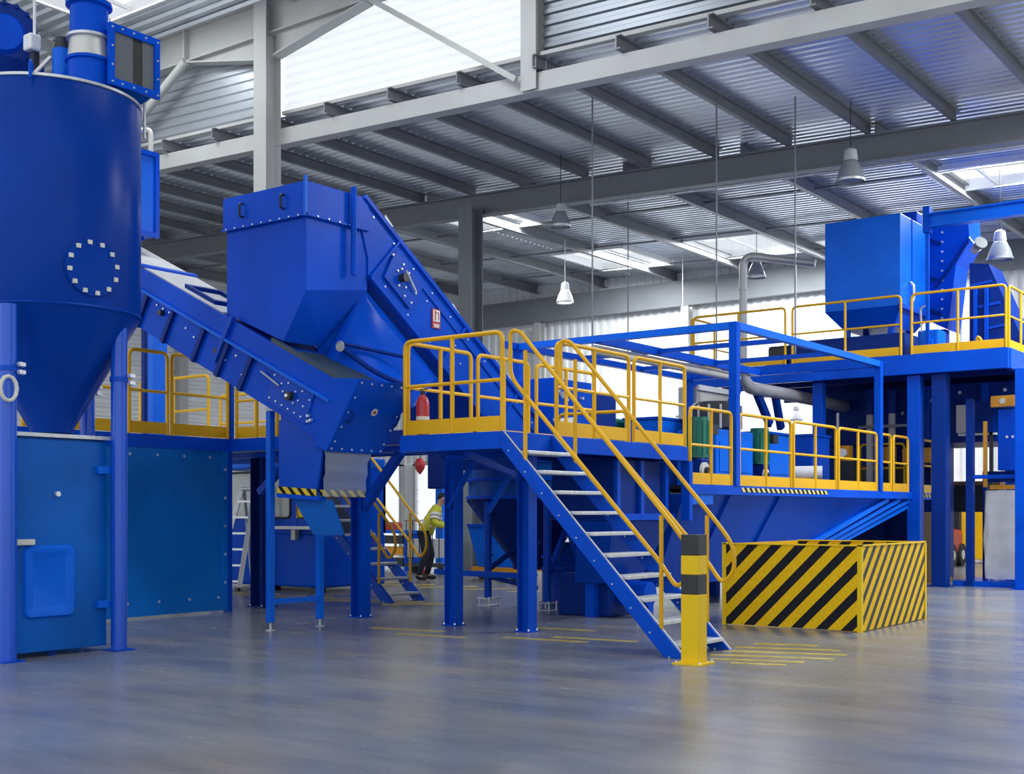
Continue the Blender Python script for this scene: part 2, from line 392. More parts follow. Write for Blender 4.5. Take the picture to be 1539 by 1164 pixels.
# beams and columns
def sbeam(name, p0, p1, b, h, mat, label):
    o = MB().hbeam(p0, p1, b, h, tf=.025, tw=.02).build(name, mat)
    return tag(o, label, 'roof beam', kind='structure')
m = MB()
for seg in ((XL, XR),):
    m.sweep((XL, Y1, zr(XL) + .15), (XR, Y1, zr(XR) + .15), [(-.13, -.15), (.13, -.15), (.13, .15), (-.13, .15)])
lb = m.build('roof_beam', 'beam'); tag(lb, 'light grey box beam carrying the low roof below the cladding wall', 'roof beam', kind='structure')
sbeam('roof_beam', (XL, Y2, zr(XL) + .08), (XR, Y2, zr(XR) + .08), .26, .5, 'beamdark', 'deep dark grey rafter crossing behind the hanging lamps')
o = MB().box(XL, YB - .35, 7.75, XR, YB - .1, 8.55).build('roof_beam', 'beamdark'); tag(o, 'dark grey eaves band along the top of the back wall', 'roof beam', kind='structure')
def column(x, y, z1, b, label, mat='beam'):
    t = thing('steel_column', label, 'column', (x, y, 0), kind='structure')
    MB().hbeam((x, y, .02), (x, y, z1), b, b * 1.1, up=(0, 1, 0), tf=.022, tw=.016).build('shaft', mat, t)
    MB().box(x - b * .7, y - b * .7, 0, x + b * .7, y + b * .7, .02).build('base_plate', mat, t)
column(-17.5, 15.72, 10.9, .34, 'tall light grey column rising behind the blue discharge hopper')
column(-17.4, 21.7, zr(-17) + .0, .38, 'dark grey column behind the yellow front guardrail', 'beamdark')
column(-5.4, 33.5, 7.7, .3, 'slim column at the back wall behind the press', 'beam')
for x in (-24.0, -18.4, -13.2): column(x, 33.6, 7.7, .26, {-24.0: 'grey wall column at far left of the back wall', -18.4: 'grey wall column behind the cage frame', -13.2: 'grey wall column near the bent duct'}[x], 'beam')
# high rafter with haunches at the column, hanging post, braces
t = thing('roof_beam', 'light grey haunched rafter at the top of the cladding wall', 'roof beam', (-17.5, Y1 - .2, 10.3), kind='structure')
MB().hbeam((XL, Y1 - .22, 10.64), (XR, Y1 - .22, 10.64), .24, .66, tf=.025, tw=.02).build('rafter', 'beam', t)
for s, e in ((-1, -19.85), (1, -14.95)):
    x0 = -17.5 + s * .19
    MB().poly([(x0, Y1 - .23, 9.88), (x0, Y1 - .23, 10.32), (e, Y1 - .23, 10.32)], (0, .02, 0)).build('haunch_web', 'beam', t)
    MB().beam((x0, Y1 - .22, 9.88), (e, Y1 - .22, 10.31), .24, .03).build('haunch_flange', 'beam', t)
MB().box(-19.9, Y1 - .35, 10.34, -19.85, Y1 - .1, 10.94).build('stiffener', 'beam', t)
for x in (-13.9, -14.15): MB().box(x, Y1 - .35, 10.34, x + .03, Y1 - .1, 10.94).build('stiffener', 'beam', t)
o = MB().hbeam((-11.5, Y1 - .05, zr(-11.5) + .02), (-11.5, Y1 - .05, 10.9), .3, .3, up=(0, 1, 0)).build('hanging_post', 'beam'); tag(o, 'dark grey steel post standing on the low roof beam', 'post', kind='structure')
o = MB().beam((-11.68, Y1 - .28, 8.25), (-14.85, Y1 - .28, 10.32), .07, .09).build('diagonal_brace', 'beam'); tag(o, 'thin diagonal steel brace across the bright translucent cladding', 'brace', kind='structure')
o = MB().cyl((-19.8, Y1 - .35, 10.3), (-21.7, Y1 - .35, 9.2), .09, n=12).build('diagonal_strut', 'beam', smooth=True); tag(o, 'round grey strut beside the silo filter below the rafter', 'brace', kind='structure')
# cladding wall above the low roof: horizontal ribs
def clad(x0, x1, mat, label, y=Y1 + .02):
    m = MB(); z0 = zr((x0 + x1) / 2) + .62
    rows = MB()
    k = 0; pts = []
    pitch, dp = .18, .04
    n = int((10.98 - 8.0) / pitch)
    for i in range(n + 1):
        for a, d in ((0, 0), (.38, 0), (.5, dp), (.88, dp)):
            pts.append((i * pitch + a * pitch, d))
    r0 = [(x0, y - d, zr(x0) + .62 + h) for h, d in pts if zr(x0) + .62 + h < 11.0]
    r1 = [(x1, y - d, zr(x1) + .62 + h) for h, d in pts if zr(x0) + .62 + h < 11.0]
    m.grid([r0, r1])
    o = m.build('wall_front', mat, recalc=False); tag(o, label, 'wall', kind='structure')
    MB().beam((x0, y - .06, zr(x0) + .60), (x1, y - .06, zr(x1) + .60), .12, .06).build('sill_flashing', 'beam', o)
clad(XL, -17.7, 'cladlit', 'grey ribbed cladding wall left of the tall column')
clad(-17.3, -11.66, 'polycarb', 'bright translucent ribbed cladding between column and hanging post')
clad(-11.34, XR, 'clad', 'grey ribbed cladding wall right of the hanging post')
# outer walls
DOORS = [(-31.9, -30.5), (-29.7, -27.9)]
m = MB(); xs_ = [XL] + [v for d in DOORS for v in d] + [XR]
for i in range(0, len(xs_), 2): m.corr((xs_[i], YB, 0), (0, 0, 1), (1, 0, 0), (0, -1, 0), 3.1, xs_[i + 1] - xs_[i], .30, .045)
m.corr((XL, YB, 3.1), (0, 0, 1), (1, 0, 0), (0, -1, 0), 6.6, XR - XL, .30, .045)
o = m.build('wall_back', 'wall', recalc=False); tag(o, 'white ribbed steel back wall of the machine bay', 'wall', kind='structure')
m = MB().corr((XL, 4.0, 0), (0, 1, 0), (0, 0, 1), (1, 0, 0), YB - 4.0, 11.2, .28, .05)
o = m.build('wall_left', 'wall', recalc=False); tag(o, 'white horizontally ribbed side wall behind the silo', 'wall', kind='structure')
for y in (20.4, 25.6): MB().box(XL + .05, y, 0, XL + .3, y + .35, 8.6).build('wall_post', 'beam', o)
for n_, ((x0, x1), lab) in enumerate(zip(DOORS, ('bright white sectional door in the back wall left of the hoist post', 'bright white sectional door in the back wall behind the worker'))):
    t = thing('door_%d' % (n_ + 1), lab, 'door', (x0, YB - .1, 0), kind='structure')
    for i in range(7): MB().box(x0, YB - .12, .43 * i + .02, x1, YB - .09, .43 * i + .425).build('door_panel', 'opaldoor', t)
    for x in (x0 - .12, x1): MB().box(x, YB - .2, 0, x + .12, YB - .06, 3.1).build('door_jamb', 'beam', t)
    MB().box(x0 - .12, YB - .2, 3.04, x1 + .12, YB - .06, 3.2).build('door_head', 'beam', t)
o = MB().corr((XR, 6.0, 0), (0, 1, 0), (0, 0, 1), (-1, 0, 0), YB - 6.0, 11.2, .28, .05).build('wall_right_added', 'wall', recalc=False); tag(o, 'unseen white ribbed wall added on the right to block sky light', 'wall', kind='structure')  # added out of view to keep sky light off the right-facing sides
# rods and pipes hung from the roof
for x, y, z0, lab in ((-11.48, 17.64, 2.9, 'thin steel drop rod left of centre in front of the far rafter'), (-9.78, 18.91, 2.9, 'thin steel drop rod right of the cage crossbeam'), (-8.70, 19.71, 2.9, 'thin steel drop rod left of the blue bin'), (-15.2, 24.9, 4.0, 'faint thin drop rod behind the bent duct')):
    o = MB().cyl((x, y, 3.96 if x > -12 else z0), (x, y, zs(x) - .05), .014, n=6).build('drop_rod', 'beamdark'); tag(o, lab, 'rod', 'drop rods')
o = MB().tube(fillet([(-14.2, 21.75, zr(-14) - .3), (-3.0, 21.75, zr(-3) - .3)], .1), .03).build('conduit', 'galv', smooth=True); tag(o, 'thin conduit pipe running under the dark rafter', 'pipe', kind='structure')

# high bay lamps
def lamp(x, y, z, s, label, lit):
    t = thing('high_bay_lamp', label, 'lamp', (x, y, z), 'high bay lamps')
    MB().lathe((x, y, z), [(.235 * s, 0), (.225 * s, .05 * s), (.19 * s, .17 * s), (.13 * s, .30 * s), (.11 * s, .34 * s)], 24, cap=False).build('shade', 'lampglass' if not lit else 'white', t, smooth=True, solid=.008)
    MB().lathe((x, y, z), [(.24 * s, -.015), (.245 * s, .02), (.225 * s, .02), (.22 * s, -.015)], 24, cap=False).build('rim', 'galv', t, smooth=True)
    MB().lathe((x, y, z), [(.11 * s, .33 * s), (.12 * s, .36 * s), (.10 * s, .52 * s), (.04 * s, .56 * s)], 20).build('housing', 'greypaint' if not lit else 'white', t, smooth=True)
    MB().lathe((x, y, z), [(.215 * s, .012), (.215 * s, .022)], 24).build('lens', 'lamplens' if lit else 'lampglass', t)
    MB().cyl((x, y, z + .55 * s), (x, y, zs(x) - .2), .008, n=6).build('suspension_cord', 'white' if lit else 'dark', t)
lamp(-7.83, 19.99, 6.93, 1.0, 'grey high bay lamp hanging right of centre near the thin rods', False)
lamp(-13.9, 20.2, 7.05, .85, 'grey high bay lamp hanging in front of the dark rafter', False)
lamp(-18.63, 27.28, 6.98, 1.0, 'white lit high bay lamp hanging below the rooflight at centre', True)
lamp(-13.63, 28.52, 7.28, 1.0, 'high bay lamp hanging beside the bent duct', False)
lamp(-6.95, 25.7, 6.45, 1.05, 'high bay lamp at far right above the upper platform', False)
lamp(-17.0, 30.8, 4.05, .8, 'small white lamp seen low behind the stair handrail', True)
lamp(-13.3, 30.2, 3.75, .7, 'small white lamp seen below the upper platform beam', True)

# ================================================================== FRONT: SILO AND ITS TOP GEAR
SC = (-10.85, 6.95); SR = .845
t = thing('silo', 'big blue steel silo with cone bottom on round legs at left', 'silo', (SC[0], SC[1], 0))
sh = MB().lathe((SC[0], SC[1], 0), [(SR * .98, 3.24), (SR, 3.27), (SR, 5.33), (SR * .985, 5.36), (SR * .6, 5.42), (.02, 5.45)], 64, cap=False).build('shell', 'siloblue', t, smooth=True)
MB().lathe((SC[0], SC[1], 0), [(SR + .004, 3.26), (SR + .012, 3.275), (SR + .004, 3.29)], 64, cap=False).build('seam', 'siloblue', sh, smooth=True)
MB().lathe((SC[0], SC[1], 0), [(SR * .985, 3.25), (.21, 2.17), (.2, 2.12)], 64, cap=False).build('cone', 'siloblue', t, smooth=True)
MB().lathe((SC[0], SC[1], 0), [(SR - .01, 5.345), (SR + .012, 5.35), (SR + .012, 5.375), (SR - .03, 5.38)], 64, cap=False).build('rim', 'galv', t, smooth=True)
# bolted inspection port on the shell
ang = math.atan2(-SC[1], -SC[0]) + math.radians(25)
pn = Vector((math.cos(ang), math.sin(ang), 0)); pt = Vector((-pn.y, pn.x, 0)); pc = Vector((SC[0], SC[1], 3.63)) + pn * (SR - .02)
m = MB(); n = 32; pl = []
for rr, dz in ((.265, .0), (.265, .042), (.215, .05), (.0, .05)):
    pl.append([pc + pn * dz + pt * math.cos(2 * PI * i / n) * rr + Vector((0, 0, 1)) * math.sin(2 * PI * i / n) * rr for i in range(n + 1)])
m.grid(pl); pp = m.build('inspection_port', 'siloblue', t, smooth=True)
m = MB()
for i in range(12):
    a = 2 * PI * (i + .3) / 12; q = pc + pn * .04 + pt * math.cos(a) * .236 + Vector((0, 0, 1)) * math.sin(a) * .236
    b = MB(); b.box(q.x - .02, q.y - .02, q.z - .02, q.x + .02, q.y + .02, q.z + .02); b.build('clamp_nut', 'cream', pp)
# lifting eye
a0 = math.atan2(-SC[1], -SC[0]) + math.radians(-12)
e = Vector((SC[0] + math.cos(a0) * SR * .985, SC[1] + math.sin(a0) * SR * .985, 5.37))
MB().tube(fillet([e + Vector((-.05, .04, -.06)), e + Vector((-.05, .04, .1)), e + Vector((.05, -.04, .1)), e + Vector((.05, -.04, -.06))], .05), .016).build('lifting_eye', 'blue', t, smooth=True)
# legs with clamp bands
for x, y in ((-10.25, 6.13), (-10.25, 7.30), (-11.45, 6.13), (-11.45, 7.76)):
    lg = MB().cyl((x, y, .012), (x, y, 3.22), .078, n=24).build('leg', 'legblue', t, smooth=True)
    MB().box(x - .11, y - .11, 0, x + .11, y + .11, .014).build('foot_plate', 'bluecol', lg)
    MB().cyl((x, y, 2.62), (x, y, 2.665), .088, n=24).build('clamp_band', 'bluecol', lg, smooth=True)
    bolts([(x + .09, y + .06, 2.61), (x + .09, y + .06, 2.68), (x + .07, y + .1, 2.61), (x + .07, y + .1, 2.68)], (1, 0, 0), .026, .03).build('band_bolts', 'bolt', lg)
# round hook at the frame edge
MB().tube([Vector((-10.12, 6.06 + .08 * math.cos(a / 12 * 2 * PI), 2.45 + .11 * math.sin(a / 12 * 2 * PI))) for a in range(12)], .018, closed=True).build('cable_loop', 'cream', t, smooth=True)

t = thing('silo_cabinet', 'blue door cabinet standing between the silo legs', 'cabinet', (-10.8, 6.75, 0))
MB().box(-11.35, 6.22, .06, -10.39, 7.24, 2.05).build('body', 'bluepanel', t)
dr = MB().box(-10.385, 6.215, .05, -10.345, 7.225, 2.03).build('door', 'bluepanel', t, bevel=.006)
# pressed rounded recess on the lower door
def rrect(cy, cz, hy, hz, r, x, k=5):
    out = []
    for sy, sz, a0 in ((1, 1, 0), (-1, 1, 90), (-1, -1, 180), (1, -1, 270)):
        for j in range(k + 1):
            a = math.radians(a0 + 90 * j / k); out.append(Vector((x, cy + sy * (hy - r) + r * math.cos(a), cz + sz * (hz - r) + r * math.sin(a))))
    return out
r0 = rrect(6.60, .70, .27, .34, .07, -10.344); r1 = rrect(6.60, .70, .25, .32, .06, -10.315); r2 = rrect(6.60, .70, .20, .27, .04, -10.315); r3 = rrect(6.60, .70, .17, .24, .03, -10.338)
m = MB(); m.grid([[*r, r[0]] for r in (r0, r1, r2, r3)]); m.f.append(tuple(range(3 * (len(r3) + 1), 3 * (len(r3) + 1) + len(r3)))); m.build('pressed_panel', 'tankblue', dr, smooth=True)
MB().box(-10.345, 6.25, 1.045, -10.29, 6.43, 1.10).build('latch_handle', 'cream', dr, bevel=.008)
MB().cyl((-10.35, 6.68, 1.52), (-10.31, 6.68, 1.52), .025, n=12).build('lock_knob', 'bolt', dr, smooth=True)
for z in (1.72, .42): MB().box(-10.35, 7.10, z, -10.29, 7.24, z + .07).build('hinge', 'tankblue', dr, bevel=.006)
m = MB().box(-11.4, 6.2, 2.05, -10.32, 7.27, 2.085).build('roof_grating', 'tread', t)
MB().cyl((-10.5, 6.28, 2.085), (-10.5, 6.28, 2.2), .035, n=12).build('grease_nipple', 'galv', t, smooth=True)
MB().box(-10.42, 6.62, .0, -10.38, 6.70, .3).build('floor_bolt', 'bluedark', t)

# duct on the silo roof
dx, dy = -10.33, 7.02
t = thing('silo_duct', 'vertical blue duct with silver collar on the silo roof', 'duct', (dx, dy, 5.38))
MB().lathe((dx, dy, 0), [(.198, 5.38), (.198, 5.66)], 40, cap=False).build('lower_pipe', 'blue', t, smooth=True)
MB().lathe((dx, dy, 0), [(.20, 5.655), (.222, 5.665), (.222, 5.69), (.20, 5.70)], 40, cap=False).build('clamp_ring', 'blue', t, smooth=True)
MB().lathe((dx, dy, 0), [(.20, 5.70), (.178, 5.88)], 40, cap=False).build('collar', 'duct', t, smooth=True)
MB().lathe((dx, dy, 0), [(.18, 5.875), (.208, 5.885), (.208, 5.91), (.18, 5.92)], 40, cap=False).build('clamp_ring', 'galv', t, smooth=True)
MB().lathe((dx, dy, 0), [(.178, 5.92), (.178, 6.20)], 40, cap=False).build('upper_pipe', 'blue', t, smooth=True)
MB().lathe((dx, dy, 0), [(.18, 6.19), (.215, 6.20), (.215, 6.235), (.18, 6.245)], 40, cap=False).build('clamp_ring', 'blue', t, smooth=True)
MB().lathe((dx, dy, 0), [(.17, 6.245), (.17, 9.0)], 40, cap=False).build('riser_pipe', 'duct', t, smooth=True)
for z in (5.68, 5.90):
    q = Vector((dx, dy, z)) + Vector((.75, .66, 0)).normalized() * .225
    MB().box(q.x - .03, q.y - .03, z - .035, q.x + .03, q.y + .03, z + .035).build('ring_latch', 'galv', t)
o = MB().cyl((dx + .155, dy + .125, 5.36), (dx + .155, dy + .125, 6.1), .010, n=6).build('sensor_rod', 'galv'); tag(o, 'thin bright rod running down the side of the silo duct', 'rod')
# filter housing with grey window
t = thing('filter_box', 'blue framed filter box with grey windows on the silo roof', 'filter', (-10.3, 7.4, 5.42))
MB().box(-10.62, 7.10, 5.46, -10.1, 7.60, 5.98).build('body', 'blue', t)
fr = MB()
fr.box(-10.1, 7.06, 5.43, -10.06, 7.64, 5.50).box(-10.1, 7.06, 5.95, -10.06, 7.64, 6.02).box(-10.1, 7.06, 5.5, -10.06, 7.12, 5.95).box(-10.1, 7.58, 5.5, -10.06, 7.64, 5.95)
fr = fr.build('window_frame', 'blue', t)
MB().box(-10.095, 7.12, 5.5, -10.085, 7.34, 5.95).build('pane', 'greyglass', t); MB().box(-10.098, 7.34, 5.5, -10.09, 7.45, 5.95).build('divider', 'black', t); MB().box(-10.095, 7.45, 5.5, -10.085, 7.58, 5.95).build('pane', 'greyglass', t)
bolts([(-10.06, 7.09, z) for z in (5.46, 5.62, 5.8, 5.98)] + [(-10.06, 7.61, z) for z in (5.46, 5.62, 5.8, 5.98)] + [(-10.06, y, z) for y in (7.2, 7.33, 7.47) for z in (5.46, 5.985)], (1, 0, 0), .012).build('frame_bolts', 'bolt', fr)
MB().poly([(-10.1, 7.1, 5.46), (-10.1, 7.6, 5.46), (-10.35, 7.5, 5.33), (-10.35, 7.15, 5.33)], (-.25, 0, 0)).build('sloped_base', 'bluepanel', t)
MB().cyl((-10.2, 7.56, 5.05), (-10.2, 7.56, 5.4), .014, n=8).build('latch_rod', 'galv', t)
# blower and small motor on the roof
t = thing('blower', 'dark blue round blower at the top left edge on the silo roof', 'blower', (-11.4, 6.8, 5.42))
bx = Vector((-11.35, 6.75, 6.05)); ax = Vector((.75, -.45, 0)).normalized()
MB().cyl(bx - ax * .16, bx + ax * .16, .31, n=40).build('fan_casing', 'bluedark', t, smooth=True)
MB().cyl(bx + ax * .16, bx + ax * .2, .2, .17, n=40).build('fan_cover', 'blue', t, smooth=True)
m = MB()
for i in range(16):
    a = 2 * PI * i / 16; u = Vector((-ax.y, ax.x, 0)); q = bx + u * math.cos(a) * .3 + Vector((0, 0, 1)) * math.sin(a) * .3
    m.cyl(q - ax * .19, q + ax * .19, .022, n=6)
m.build('casing_bolts', 'bluedark', t)
MB().box(-11.65, 6.5, 5.42, -11.05, 7.0, 5.78).build('plinth', 'bluedark', t)
MB().beam((-11.0, 6.7, 5.47), (-10.75, 6.88, 5.78), .03, .03).build('lever', 'duct', t)
t = thing('level_sensor', 'small blue cylinder with white and dark cap beside the silo duct', 'sensor', (-10.72, 6.96, 5.42))
MB().cyl((-10.70, 6.98, 5.42), (-10.70, 6.98, 5.86), .10, n=24).build('body', 'tankblue', t, smooth=True)
MB().cyl((-10.70, 6.98, 5.86), (-10.70, 6.98, 5.98), .085, .06, n=24).build('cap', 'dark', t, smooth=True)
MB().box(-10.98, 6.72, 5.84, -10.84, 6.84, 6.0).build('junction_box', 'white', t, bevel=.02)
MB().box(-10.95, 6.78, 5.42, -10.88, 6.84, 5.86).build('bracket', 'dark', t)
MB().cyl((-10.9, 6.8, 6.0), (-10.9, 6.8, 6.35), .015, n=8).build('cable_tube', 'white', t)

# ================================================================== PLATFORMS
ZP, ZL, ZD, ZU = 2.18, 2.34, 1.70, 4.22
def guard(p0, p1, label, h=1.02, mids=1, toe=True, group='yellow guardrails', r=.024, nodown=None):
    p0 = Vector(p0); p1 = Vector(p1); t = thing('guardrail', label, 'guardrail', p0, group)
    up = Vector((0, 0, h)); dn = nodown or Vector((0, 0, 0))
    MB().tube(fillet([p0 + dn, p0 + up, p1 + up, p1 + dn], .09), r, 10).build('rail_frame', 'yellow', t, smooth=True)
    MB().cyl(p0 + up * .52, p1 + up * .52, r * .8, n=8).build('mid_rail', 'yellow', t, smooth=True)
    for i in range(mids):
        q = lerp(p0, p1, (i + 1) / (mids + 1)); MB().cyl(q + dn, q + up, r, n=8).build('post', 'yellow', t, smooth=True)
    d = (p1 - p0).normalized()
    for q in [p0 + d * .03, p1 - d * .03]: MB().beam(q + Vector((0, 0, .012)), q + d * .001 + Vector((0, 0, .012)), .07, .024).build('foot', 'yellow', t) if False else None
    if toe:
        s = d.cross(Vector((0, 0, 1)))
        MB().beam(p0 + d * .03 + Vector((0, 0, .085)), p1 - d * .03 + Vector((0, 0, .085)), .012, .15).build('toe_board', 'yellow', t)
    return t
def hcol(x, y, z1, label, b=.16, mat='bluecol', group='blue platform columns', z0=0, rot=1):
    t = thing('platform_column', label, 'column', (x, y, z0), group)
    MB().hbeam((x, y, z0 + .015), (x, y, z1), b, b, up=(0, 1, 0) if not rot else (1, 0, 0), tf=.014, tw=.012).build('shaft', mat, t)
    MB().box(x - b * .62, y - b * .62, z0, x + b * .62, y + b * .62, z0 + .016).build('base_plate', mat, t)
    bolts([(x + sx * b * .5, y + sy * b * .5, z0 + .016) for sx in (-1, 1) for sy in (-1, 1)], (0, 0, 1), .014, .02).build('anchor_bolts', 'bolt', t)
    return t
# front platform at the stair head
t = thing('front_platform', 'blue steel landing platform at the head of the front stairs', 'platform', (-8.3, 11.9, ZP))
MB().box(-8.96, 10.04, ZP - .045, -7.64, 13.86, ZP - .005).build('deck_plate', 'tread', t)
MB().box(-9.0, 9.985, ZP - .18, -7.58, 10.045, ZP).build('front_channel', 'blue', t, bevel=.004)
MB().box(-7.64, 10.045, ZP - .18, -7.58, 13.88, ZP).build('side_channel', 'blue', t, bevel=.004)
MB().box(-9.02, 10.045, ZP - .18, -8.96, 13.88, ZP).build('side_channel', 'blue', t, bevel=.004)
MB().box(-8.96, 13.82, ZP - .18, -7.64, 13.88, ZP).build('rear_channel', 'blue', t)
for y in (11.0, 12.2, 13.2): MB().box(-8.96, y, ZP - .15, -7.64, y + .06, ZP - .045).build('joist', 'bluecol', t)
MB().box(-9.3, 11.12, ZP - .21, -7.62, 11.24, ZP - .151).build('cross_beam', 'bluecol', t)
MB().beam((-8.72, 11.2, 1.35), (-8.25, 11.2, ZP - .2), .05, .05).build('knee_brace', 'bluecol', t)
MB().beam((-9.35, 11.25, 1.4), (-8.95, 11.25, 1.98), .05, .05).build('knee_brace', 'bluecol', t)
MB().beam((-8.2, 11.2, 1.72), (-8.2, 10.15, ZP - .2), .06, .06).build('knee_brace', 'bluecol', t)
hcol(-8.16, 11.19, ZP - .21, 'blue column under the front platform right beside the stairs')
hcol(-9.32, 11.30, ZP - .21, 'blue column under the front platform in front of the worker')
guard((-8.95, 10.02, ZP), (-7.62, 10.02, ZP), 'yellow guardrail along the front edge of the stair landing')
guard((-8.97, 10.09, ZP), (-8.97, 11.19, ZP), 'yellow guardrail on the left side of the stair landing, near panel')
guard((-8.97, 11.32, ZP), (-8.97, 12.33, ZP), 'yellow guardrail on the left side of the stair landing, middle panel')
guard((-8.97, 12.5, ZP), (-8.97, 13.82, ZP), 'yellow guardrail on the left side of the stair landing, far panel')
guard((-7.61, 10.98, ZP), (-7.61, 12.48, ZP), 'yellow guardrail beside the top of the stairs, right edge near panel')
guard((-7.61, 12.6, ZP), (-7.61, 13.84, ZP), 'yellow guardrail on the landing right edge, far panel')

# left platform with the blue sheet enclosure
t = thing('left_platform', 'blue steel platform behind the silo and the lower conveyor', 'platform', (-13.3, 11, ZL))
MB().box(-16.9, 11.1, ZL - .045, -11.4, 13.38, ZL - .005).build('deck_plate', 'tread', t); MB().box(-16.9, 13.38, ZL - .045, -14.8, 14.0, ZL - .005).build('deck_plate', 'tread', t)
MB().box(-16.9, 7.0, ZL - .045, -13.12, 11.1, ZL - .005).build('deck_plate', 'tread', t)
MB().box(-13.1, 7.0, ZL - .17, -13.04, 11.06, ZL).build('edge_channel', 'blue', t)
MB().box(-13.1, 11.06, ZL - .17, -9.75, 11.12, ZL).build('edge_channel', 'blue', t)
MB().box(-13.6, 11.3, ZL - .25, -9.7, 11.42, ZL - .171).build('cross_beam', 'bluecol', t)
MB().box(-16.9, 14.0, ZL - .17, -14.8, 14.06, ZL).build('edge_channel', 'blue', t); MB().box(-14.8, 13.38, ZL - .17, -11.4, 13.44, ZL).build('edge_channel', 'blue', t)
MB().beam((-10.98, 11.45, 1.35), (-10.3, 11.45, 2.1), .1, .1).build('knee_brace', 'bluecol', t)
MB().beam((-12.95, 11.5, 1.62), (-12.3, 11.5, 2.1), .09, .09).build('knee_brace', 'bluecol', t)
hcol(-11.0, 11.46, ZL - .25, 'blue column below the lower conveyor head, beside the back stairs', b=.18)
hcol(-13.35, 11.9, ZL - .17, 'dark blue column between the sheet enclosure and the conveyor stand', b=.24, mat='bluedark')
guard((-13.06, 9.45, ZL), (-13.06, 10.03, ZL), 'yellow guardrail behind the right silo leg, short panel', h=1.06, mids=0)
guard((-13.06, 10.1, ZL), (-13.06, 11.02, ZL), 'yellow guardrail above the blue sheet enclosure, near panel', h=1.06, mids=0)
guard((-13.06, 8.0, ZL), (-13.06, 9.35, ZL), 'yellow guardrail seen between the silo cone and the right silo leg', h=1.06)
guard((-12.95, 11.09, ZL), (-12.15, 11.09, ZL), 'yellow guardrail below the lower conveyor, corner panel', h=.98)
guard((-12.05, 11.09, ZL), (-11.45, 11.09, ZL), 'yellow guardrail below the lower conveyor, right panel', h=.9)
guard((-16.3, 12.0, ZL), (-14.65, 12.0, ZL), 'far yellow guardrail in front of the white ribbed side wall', h=1.06, toe=False)
guard((-16.8, 14.02, ZL), (-15.0, 14.02, ZL), 'far yellow guardrail along the rear edge of the left platform', h=1.02)
o = MB().beam((-13.06, 11.08, ZL), (-13.06, 11.08, 3.15), .06, .06).build('corner_post', 'bluecol'); tag(o, 'dark blue post at the platform corner between two guardrails', 'post')
o = MB().box(-14.9, 11.0, ZL, -14.65, 11.25, 4.6).build('support_post', 'tankblue'); tag(o, 'bright blue upright post behind the yellow guardrail right of the silo leg', 'post')
o = MB().beam((-13.9, 10.3, ZL), (-13.9, 10.3, 4.6), .06, .06).build('support_post', 'bluedark'); tag(o, 'slim dark blue upright post right of the silo leg', 'post')
t = thing('sheet_enclosure', 'large flat blue sheet panel below the left platform', 'panel', (-13.08, 10, 0))
MB().box(-13.09, 6.6, .03, -13.05, 11.0, 2.17).build('sheet', 'sheetpanel', t)
MB().box(-13.05, 6.6, .03, -13.03, 11.0, .16).build('kick_strip', 'sheetpanel', t)
MB().box(-13.05, 10.93, .16, -13.035, 11.0, 2.17).build('edge_strip', 'sheetpanel', t)
MB().box(-13.12, 11.0, .0, -13.02, 11.07, 2.17).build('corner_angle', 'bluecol', t)
bolts([(-13.05, 9.45 + i * .42, 2.08) for i in range(4)] + [(-13.03, 9.4 + i * .48, .20) for i in range(4)] + [(-13.035, 10.96, .4 + i * .38) for i in range(5)], (1, 0, 0), .022).build('panel_bolts', 'bolt', t)

# ================================================================== STAIRS
def stair(name, label, x0, z0, x1, y0, y1, n, smat, tmat, nmat_='greypaint', hr=1.1):
    rails = True
    # x0,z0 = top, x1 = foot at floor; runs along X
    t = thing(name, label, 'stairs', (x1, (y0 + y1) / 2, 0))
    sx = 1 if x1 > x0 else -1
    for y in (y0, y1):
        st = MB().poly([(x0, y - .03, z0), (x0 + sx * .02, y - .03, z0 - .2), (x1 - sx * .16, y - .03, 0), (x1 + sx * .06, y - .03, 0)], (0, .06, 0)).build('stringer', smat, t, bevel=.004)
        dd = Vector((x1 - x0, 0, -z0)); bolts([Vector((x0, y - .03, z0 - .10)) + dd * (i + .5) / n for i in range(n)], (0, -1, 0), .011, .008).build('stringer_bolts', 'galv', st)
        top = MB().beam((x0 + sx * .01, y, z0 + .004), (x1 + sx * .05, y, .012), .02, .008); top.build('nosing_strip', nmat_, st)
    dep = abs(x1 - x0) / n
    for i in range(1, n + 1):
        z = z0 * (1 - i / (n + .6)); x = x0 + (x1 - x0) * (i / (n + .6))
        MB().box(x - .13, y0 + .03, z - .035, x + .11, y1 - .03, z).build('tread', tmat, t, bevel=.006)
    if rails:
        sl = -z0 / (x1 - x0)
        for y in (y0, y1):
            def zz(x): return z0 + sl * (x - x0)
            xa, xb = x0 + sx * .10, x1 + sx * .09
            k = MB().tube(fillet([(xa, y, zz(xa) + hr - .45), (xa, y, zz(xa) + hr + .02), (xa + sx * .12, y, zz(xa + sx * .12) + hr + .13), (xb - sx * .14, y, zz(xb - sx * .14) + hr + .04), (xb, y, zz(xb) + hr), (xb, y, zz(xb) + hr - .24), (xb - sx * .13, y, zz(xb - sx * .13) + hr - .5), (xb - sx * .3, y, zz(xb - sx * .3) + hr - .45)], .12, 5, True), .021, 10, True)
            k.build('handrail', 'yellow', t, smooth=True)
            for f in (.14, .90):
                x = x0 + (x1 - x0) * f; MB().cyl((x, y, zz(x) - .08), (x, y, zz(x) + hr), .021, n=8).build('handrail_post', 'yellow', t, smooth=True)
    return t
stair('staircase', 'blue steel staircase with silver treads and yellow handrails behind the bollard', -7.58, ZP, -5.52, 9.97, 10.87, 10, 'blue', 'tread')
